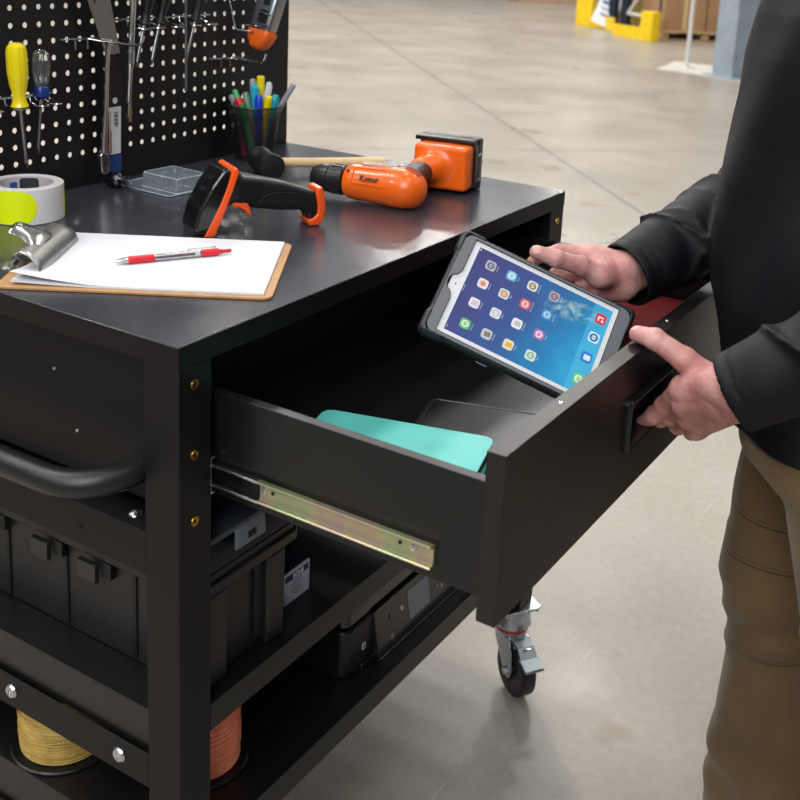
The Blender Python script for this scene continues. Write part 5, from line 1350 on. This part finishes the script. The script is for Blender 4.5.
def f_core(P):
    d = smax(torso(P, -.026), np.maximum(P[..., 2] - 1.455, .82 - P[..., 2]), .02)
    d = smin(d, sd_cap(P, (.672, -.505, 1.40), tuple(hp(-.03, -.07, 0)), .062, .055), .03)
    for S, E, W in ((LS, LE, LW), (RS, RE, RWp)):
        d = smin(d, sd_cap(P, tuple(S), tuple(E), .050, .040), .02); d = smin(d, sd_cap(P, tuple(E), tuple(E.lerp(W, .82)), .040, .030), .01)
    for q, yaw in ((RL, YR), (LL, YL)):
        fd = V((math.sin(yaw), math.cos(yaw), 0))
        d = smin(d, chain(P, q, (.060, .055, .042), .01), .02); d = smin(d, sd_cap(P, tuple(q[2] - fd * .03 + V((0, 0, -.040))), tuple(q[2] + fd * .105 + V((0, 0, -.048))), .032, .024), .02)
    # head: skull, jaw, brow, nose, lips, ears
    R = np.array(Matrix((HR, HF, HU)).transposed())
    d = smin(d, sd_ell(P, tuple(hp(-.012, .030, 0)), (.076, .098, .092), R), .01)
    d = smin(d, sd_ell(P, tuple(hp(.022, -.055, 0)), (.056, .064, .062), R), .03)
    d = smin(d, sd_cap(P, tuple(hp(.086, .022, 0)), tuple(hp(.108, -.018, 0)), .009, .013), .008)
    d = smin(d, sd_cap(P, tuple(hp(.083, -.048, -.020)), tuple(hp(.083, -.048, .020)), .007, .007), .006)
    for s in (-1, 1):
        d = smin(d, sd_ell(P, tuple(hp(-.010, .000, s * .080)), (.010, .022, .034), R), .006)
        d = smin(d, sd_cap(P, tuple(hp(.078, .030, s * .012)), tuple(hp(.068, .032, s * .050)), .010, .009), .008)
        q = P - np.array(hp(.083, .010, s * .032), np.float32); d = smax(d, -(np.sqrt((q * q).sum(-1)) - .013), .008)
    return d
skin = bpy.data.materials.new('skin'); skin.use_nodes = True; nt = skin.node_tree; b = nt.nodes['Principled BSDF']
tc = nt.nodes.new('ShaderNodeTexCoord'); n = nt.nodes.new('ShaderNodeTexNoise'); n.inputs['Scale'].default_value = 26; n.inputs['Detail'].default_value = 6; nt.links.new(tc.outputs['Object'], n.inputs['Vector'])
r = nt.nodes.new('ShaderNodeValToRGB'); e = r.color_ramp.elements; e[0].position, e[0].color = .34, lin('#a96f69'); e[1].position, e[1].color = .68, lin('#d0a097'); q = e.new(.5); q.color = lin('#bf877f')
nt.links.new(n.outputs['Fac'], r.inputs['Fac']); nt.links.new(r.outputs['Color'], b.inputs['Base Color'])
b.inputs['Roughness'].default_value = .48; b.inputs['Subsurface Weight'].default_value = .12; b.inputs['Subsurface Radius'].default_value = (.012, .004, .002); b.inputs['Subsurface Scale'].default_value = .5
n3 = nt.nodes.new('ShaderNodeTexVoronoi'); n3.inputs['Scale'].default_value = 750; nt.links.new(tc.outputs['Object'], n3.inputs['Vector'])
n4 = nt.nodes.new('ShaderNodeTexNoise'); n4.inputs['Scale'].default_value = 160; n4.inputs['Detail'].default_value = 6; nt.links.new(tc.outputs['Object'], n4.inputs['Vector'])
ad_ = nt.nodes.new('ShaderNodeMath'); ad_.operation = 'ADD'; nt.links.new(n3.outputs['Distance'], ad_.inputs[0]); nt.links.new(n4.outputs['Fac'], ad_.inputs[1])
bp = nt.nodes.new('ShaderNodeBump'); bp.inputs['Strength'].default_value = .35; bp.inputs['Distance'].default_value = .0012; nt.links.new(ad_.outputs[0], bp.inputs['Height']); nt.links.new(bp.outputs['Normal'], b.inputs['Normal'])
nail = mat('fingernail', '#cf9c92', .3)

def box_of(pts, m):
    return [min(p[i] for p in pts) - m for i in range(3)], [max(p[i] for p in pts) + m for i in range(3)]
def cut_forearm(W, E, keep=.075):
    W = np.array(W, np.float32); E = np.array(E, np.float32); u = (E - W) / np.linalg.norm(E - W)
    return lambda P: ((P - W) @ u - keep).astype(np.float32)
nails = []
def nail_at(J, n, hd, r):
    J = [V(j) for j in J]; d = (J[3] - J[2]).normalized(); n = (V(n) - d * V(n).dot(d)).normalized(); nails.append((J[3] + d * .001 + n * r * .9, r * .68))
nail_at(LH['thumb'], (-.45, -.35, .80), None, .0092)
nail_at(RH['thumb'], (-.50, -.55, .62), None, .0092)
nail_at(LH['index'], (-.75, -.55, -.1), None, .0076)
if vdb:
    lc = cut_forearm(LW, LE); rc_ = cut_forearm(RWp, RE)
    allL = [V(p) for k in LH.values() for p in k] + [LW, LW.lerp(LE, .085 / (LE - LW).length)]
    allR = [V(p) for k in RH.values() for p in k] + [RWp, RWp.lerp(RE, .085 / (RE - RWp).length)]
    lo1, hi1 = box_of(allL, .045); lo2_, hi2_ = box_of(allR, .045)
    p1, q1 = sdf_mesh(lambda P: smax(hand(P, LH, LW, LE, 1.10), lc(P), .003), lo1, hi1, .0016)
    p2, q2 = sdf_mesh(lambda P: smax(hand(P, RH, RWp, RE), rc_(P), .003), lo2_, hi2_, .0016)
    p3, q3 = sdf_mesh(f_core, (.36, -.82, 0.0), (1.0, -.24, 1.76), .008)
    pts = np.vstack([p3, p1, p2]); qs = np.vstack([q3, q1 + len(p3), q2 + len(p3) + len(p1)])
    base = np.array([.67, -.56, 0.0])
    me = bpy.data.meshes.new('person'); me.from_pydata((pts - base).tolist(), [], qs.tolist())
    bm = bmesh.new(); bm.from_mesh(me); bmesh.ops.recalc_face_normals(bm, faces=bm.faces[:]); bm.to_mesh(me); bm.free()
    me.materials.append(skin); me.materials.append(nail)
    NP = [(V(c) - V(base), rr) for c, rr in nails]
    co = np.array([tuple(p.center) for p in me.polygons])
    for c, rr in NP:
        idx = np.where(np.linalg.norm(co - np.array(c), axis=1) < rr)[0]
        for i in idx: me.polygons[int(i)].material_index = 1
    me.polygons.foreach_set('use_smooth', [True] * len(me.polygons))
    person = bpy.data.objects.new('person', me); COL.objects.link(person); person.location = tuple(base)
    tag(person, 'person in a black pullover and brown work trousers holding the tablet and the drawer front', 'person')

    # pullover
    cloth = mat('black_pullover_knit', '#05070c', .58, bump=.2, bscale=1500, spec=.28)
    def wr_(P, amp, k1, k2, ph=0.0):
        x, y, z = P[..., 0], P[..., 1], P[..., 2]
        return amp * np.sin(k1[0] * x + k1[1] * y + k1[2] * z + ph + 1.6 * np.sin(k2[0] * x + k2[1] * y + k2[2] * z))
    def sleeve(P, S, E, W, rc, side):
        W = V(W); u = (W - E).normalized(); cu = W - u * .008
        d = sd_cap(P, tuple(E), tuple(cu), .064, .0450)
        t = ((P - np.array(E, np.float32)) @ np.array(u, np.float32)) / (W - E).length
        fold = np.clip(1.15 - np.abs(t - .55) * 1.4, 0, 1)
        d2 = sd_cap(P, tuple(S), tuple(E), .078, .066)
        t2 = ((P - np.array(S, np.float32)) @ np.array((E - S).normalized(), np.float32)) / (E - S).length
        d2 = d2 - .004 * np.sin(t2 * 14 + P[..., 0] * 16 + side) * np.clip(t2 * 3, 0, 1)
        # diagonal drag folds and rings gathered behind the cuff
        f = .0095 * (1 - np.abs(np.sin(t * 9 + 1.3 * np.sin(P[..., 2] * 24 + P[..., 0] * 14 + side) + side * 2))) ** 3 + .0060 * (1 - np.abs(np.sin(t * 14 + P[..., 2] * 26 - P[..., 1] * 12 + side))) ** 4 + .0025 * np.sin(t * 30 + P[..., 2] * 40)
        d = d - f * np.clip((.90 - t) * 6, 0, 1) * np.clip(t * 4 + .6, .0, 1)
        d = smin(d, d2, .03)
        # open cuff
        end = ((P - np.array(cu, np.float32)) @ np.array(u, np.float32)) - .006
        d = smax(d, end, .003)
        inner = sd_cap(P, tuple(W - u * .045), tuple(W + u * .07), .0405, .0405)
        hem = np.abs(end + .016) - .0016
        d = np.where(hem < 0, d + .0012, d)
        return smax(d, -inner, .002)
    def f_shirt(P):
        z = P[..., 2]; x = P[..., 0]; y = P[..., 1]
        d = torso(P, .004)
        lat_ = np.clip((1.25 - z) * 3, 0, 1)
        d = d - .012 * lat_ * (1 - np.abs(np.sin(11 * x + 6 * y + 1.6 * np.sin(z * 5) + .8 * np.sin(z * 11 + x * 8)))) ** 3 + .003 - .0028 * np.sin(z * 24 + x * 22 + 2 * np.sin(y * 15))
        d = smax(d, .786 + .03 * (x - .6) - z, .004); d = smax(d, z - 1.462, .02)
        hem = np.abs(z - .812) - .0018; d = np.where(hem < 0, d + .0012, d)
        d = smin(d, sd_cap(P, (.672, -.503, 1.41), tuple(hp(-.035, -.085, 0)), .078, .066), .02)
        d = smin(d, sleeve(P, LS, LE, LW, 0, 0.0), .022)
        d = smin(d, sleeve(P, RS, RE, RWp, 0, 1.7), .012)
        d = smax(d, -sd_cap(P, tuple(hp(-.035, -.085, 0)), tuple(hp(-.02, .0, 0)), .058, .060), .003)
        d = smax(d, ((P - np.array(hp(-.033, -.112, 0), np.float32)) @ np.array((hp(0, 1, 0) - hp(0, 0, 0)), np.float32)), .004)
        return d.astype(np.float32)
    sdf_obj('pullover', f_shirt, (.30, -.83, .72), (.98, -.20, 1.56), .0031, cloth, person)

    # trousers
    tr = bpy.data.materials.new('brown_duck_canvas'); tr.use_nodes = True; nt = tr.node_tree; b = nt.nodes['Principled BSDF']; Lk = nt.links
    tc = nt.nodes.new('ShaderNodeTexCoord'); n = nt.nodes.new('ShaderNodeTexNoise'); n.inputs['Scale'].default_value = 7; n.inputs['Detail'].default_value = 7; Lk.new(tc.outputs['Object'], n.inputs['Vector'])
    r = nt.nodes.new('ShaderNodeValToRGB'); e = r.color_ramp.elements; e[0].position, e[0].color = .3, lin('#5a4729'); e[1].position, e[1].color = .75, lin('#735c38'); Lk.new(n.outputs['Fac'], r.inputs['Fac'])
    sx = nt.nodes.new('ShaderNodeSeparateXYZ'); Lk.new(tc.outputs['Object'], sx.inputs[0])
    def mt(op, a, b2=None):
        nn = nt.nodes.new('ShaderNodeMath'); nn.operation = op
        for i, q in enumerate((a, b2)):
            if q is None: continue
            if isinstance(q, (int, float)): nn.inputs[i].default_value = q
            else: Lk.new(q, nn.inputs[i])
        return nn.outputs[0]
    seam = None
    for zz, sl in ((.590, .10), (.530, -.10), (.372, .25)):
        h = mt('SUBTRACT', sx.outputs['Z'], mt('ADD', zz, mt('MULTIPLY', sx.outputs['X'], sl)))
        for off in (0, .0065):
            s1 = mt('LESS_THAN', mt('ABSOLUTE', mt('SUBTRACT', h, off)), .0013 if off == 0 else .0005); seam = s1 if seam is None else mt('MAXIMUM', seam, s1)
    # side seam running down each leg
    mx = nt.nodes.new('ShaderNodeMix'); mx.data_type = 'RGBA'; Lk.new(mt('MULTIPLY', seam, .75), mx.inputs['Factor']); Lk.new(r.outputs['Color'], mx.inputs['A']); mx.inputs['B'].default_value = lin('#2c2110'); Lk.new(mx.outputs['Result'], b.inputs['Base Color'])
    b.inputs['Roughness'].default_value = .85; b.inputs['Sheen Weight'].default_value = .15
    wv = nt.nodes.new('ShaderNodeTexNoise'); wv.inputs['Scale'].default_value = 900; Lk.new(tc.outputs['Object'], wv.inputs['Vector']); bp = nt.nodes.new('ShaderNodeBump'); bp.inputs['Strength'].default_value = .25; bp.inputs['Distance'].default_value = .001; Lk.new(wv.outputs['Fac'], bp.inputs['Height']); Lk.new(bp.outputs['Normal'], b.inputs['Normal'])
    def f_trousers(P):
        x, y, z = P[..., 0], P[..., 1], P[..., 2]
        rz = np.interp(z, [.05, .12, .25, .34, .42, .48, .60, .72, .86], [.100, .098, .094, .082, .078, .087, .091, .092, .084])
        def leg(q):
            cx_ = np.interp(z, [q[2].z, q[1].z, q[0].z], [q[2].x, q[1].x, q[0].x]); cy_ = np.interp(z, [q[2].z, q[1].z, q[0].z], [q[2].y, q[1].y, q[0].y])
            return (np.sqrt((x - cx_) ** 2 + ((y - cy_)) ** 2) - rz).astype(np.float32)
        a = leg(RL); c = leg(LL); f = wr_(P, .0050, (24, 30, 8), (9, 5, 11)) + wr_(P, .0026, (35, -25, 22), (8, 12, 9), 1.0)
        f = f + .0050 * np.exp(-((z - .400) / .05) ** 2) * np.sin(z * 95 + x * 40 + y * 30)
        f = f + .004 * np.exp(-((z - .16) / .08) ** 2) * np.sin(z * 60 - x * 30)
        f = f + .0030 * np.where(z < .556 + .0 * x, 1.0, 0.0) * np.where(z > .36, 1.0, 0.0)
        legs = smin(a, c, .012) - f
        hips = smax(torso(P, -.009), np.maximum(z - .93, .74 - z), .02)
        d = smin(legs, hips, .04)
        d = smax(d, np.where(z > .70, torso(P, -.006) - np.clip((.80 - z) * .6, 0, 1), -1.0), .004)
        d = smax(d, z - .93, .004); d = smax(d, .030 - z, .004)
        return d.astype(np.float32)
    sdf_obj('trousers', f_trousers, (.42, -.80, .04), (.92, -.33, .95), .0045, tr, person)
    shoe = mat('brown_leather_boot', '#3a2a1c', .5, bump=.15, bscale=300); sole = mat('boot_sole', '#14110f', .7)
    for q, yaw in ((RL, YR), (LL, YL)):
        c, s = math.cos(yaw), math.sin(yaw); fdir = V((s, c, 0)); a = q[2] + V((0, 0, 0))
        h0 = V((a.x, a.y, .05)) - fdir * .045; t0 = V((a.x, a.y, .045)) + fdir * .130
        def f_boot(P, h0=h0, t0=t0, a=a):
            d = sd_cap(P, tuple(h0), tuple(t0), .046, .040); d = smin(d, sd_cap(P, (a.x, a.y, .06), (a.x, a.y, .15), .050, .050), .03)
            return smax(d, .022 - P[..., 2], .004)
        lo3, hi3 = box_of([h0, t0, V((a.x, a.y, .15))], .065); lo3[2] = .015
        bo = sdf_obj('boot', f_boot, lo3, hi3, .005, shoe, person)
        def f_sole(P, h0=h0, t0=t0):
            d = sd_cap(P, (h0.x, h0.y, 0), (t0.x, t0.y, 0), .047, .043, ((0, 0, 1), .0)); return smax(d, np.maximum(P[..., 2] - .0215, .0005 - P[..., 2]), .002)
        lo3[2] = -.01; hi3[2] = .03
        sdf_obj('sole', f_sole, lo3, hi3, .004, sole, bo)
    Rh = np.array(Matrix((HR, HF, HU)).transposed())
    def f_hair(P):
        d = sd_ell(P, tuple(hp(-.018, .038, 0)), (.082, .102, .096), Rh); pl = ((P - np.array(hp(.045, .055, 0), np.float32)) @ np.array(HF * .75 - HU * .66, np.float32))
        d = smax(d, pl, .01); d = smax(d, -((P - np.array(hp(0, -.045, 0), np.float32)) @ np.array(HU, np.float32)), .01)
        return (d + .0015 * np.sin(P[..., 0] * 300) * np.sin(P[..., 1] * 260)).astype(np.float32)
    lo4, hi4 = box_of([HC], .17); sdf_obj('hair', f_hair, lo4, hi4, .004, mat('short_brown_hair', '#3a2a1e', .7), person)
    for s in (-1, 1):
        mb = MB(); M = frame(hp(.080, .010, s * .032), HF); mb.lathe([(0, .0115), (.0045, .0105), (.0080, .0080), (.0112, .0030), (.0115, 0), (0, -.006)], M, 20); ey = mb.build('eye', mat('eye_white', '#e8e4e0', .15), person)
        mb = MB(); mb.lathe([(0, .0122), (.0030, .0119), (.0052, .0105)], M, 20); mb.build('iris', mat('iris', '#3a2c20', .2), ey)
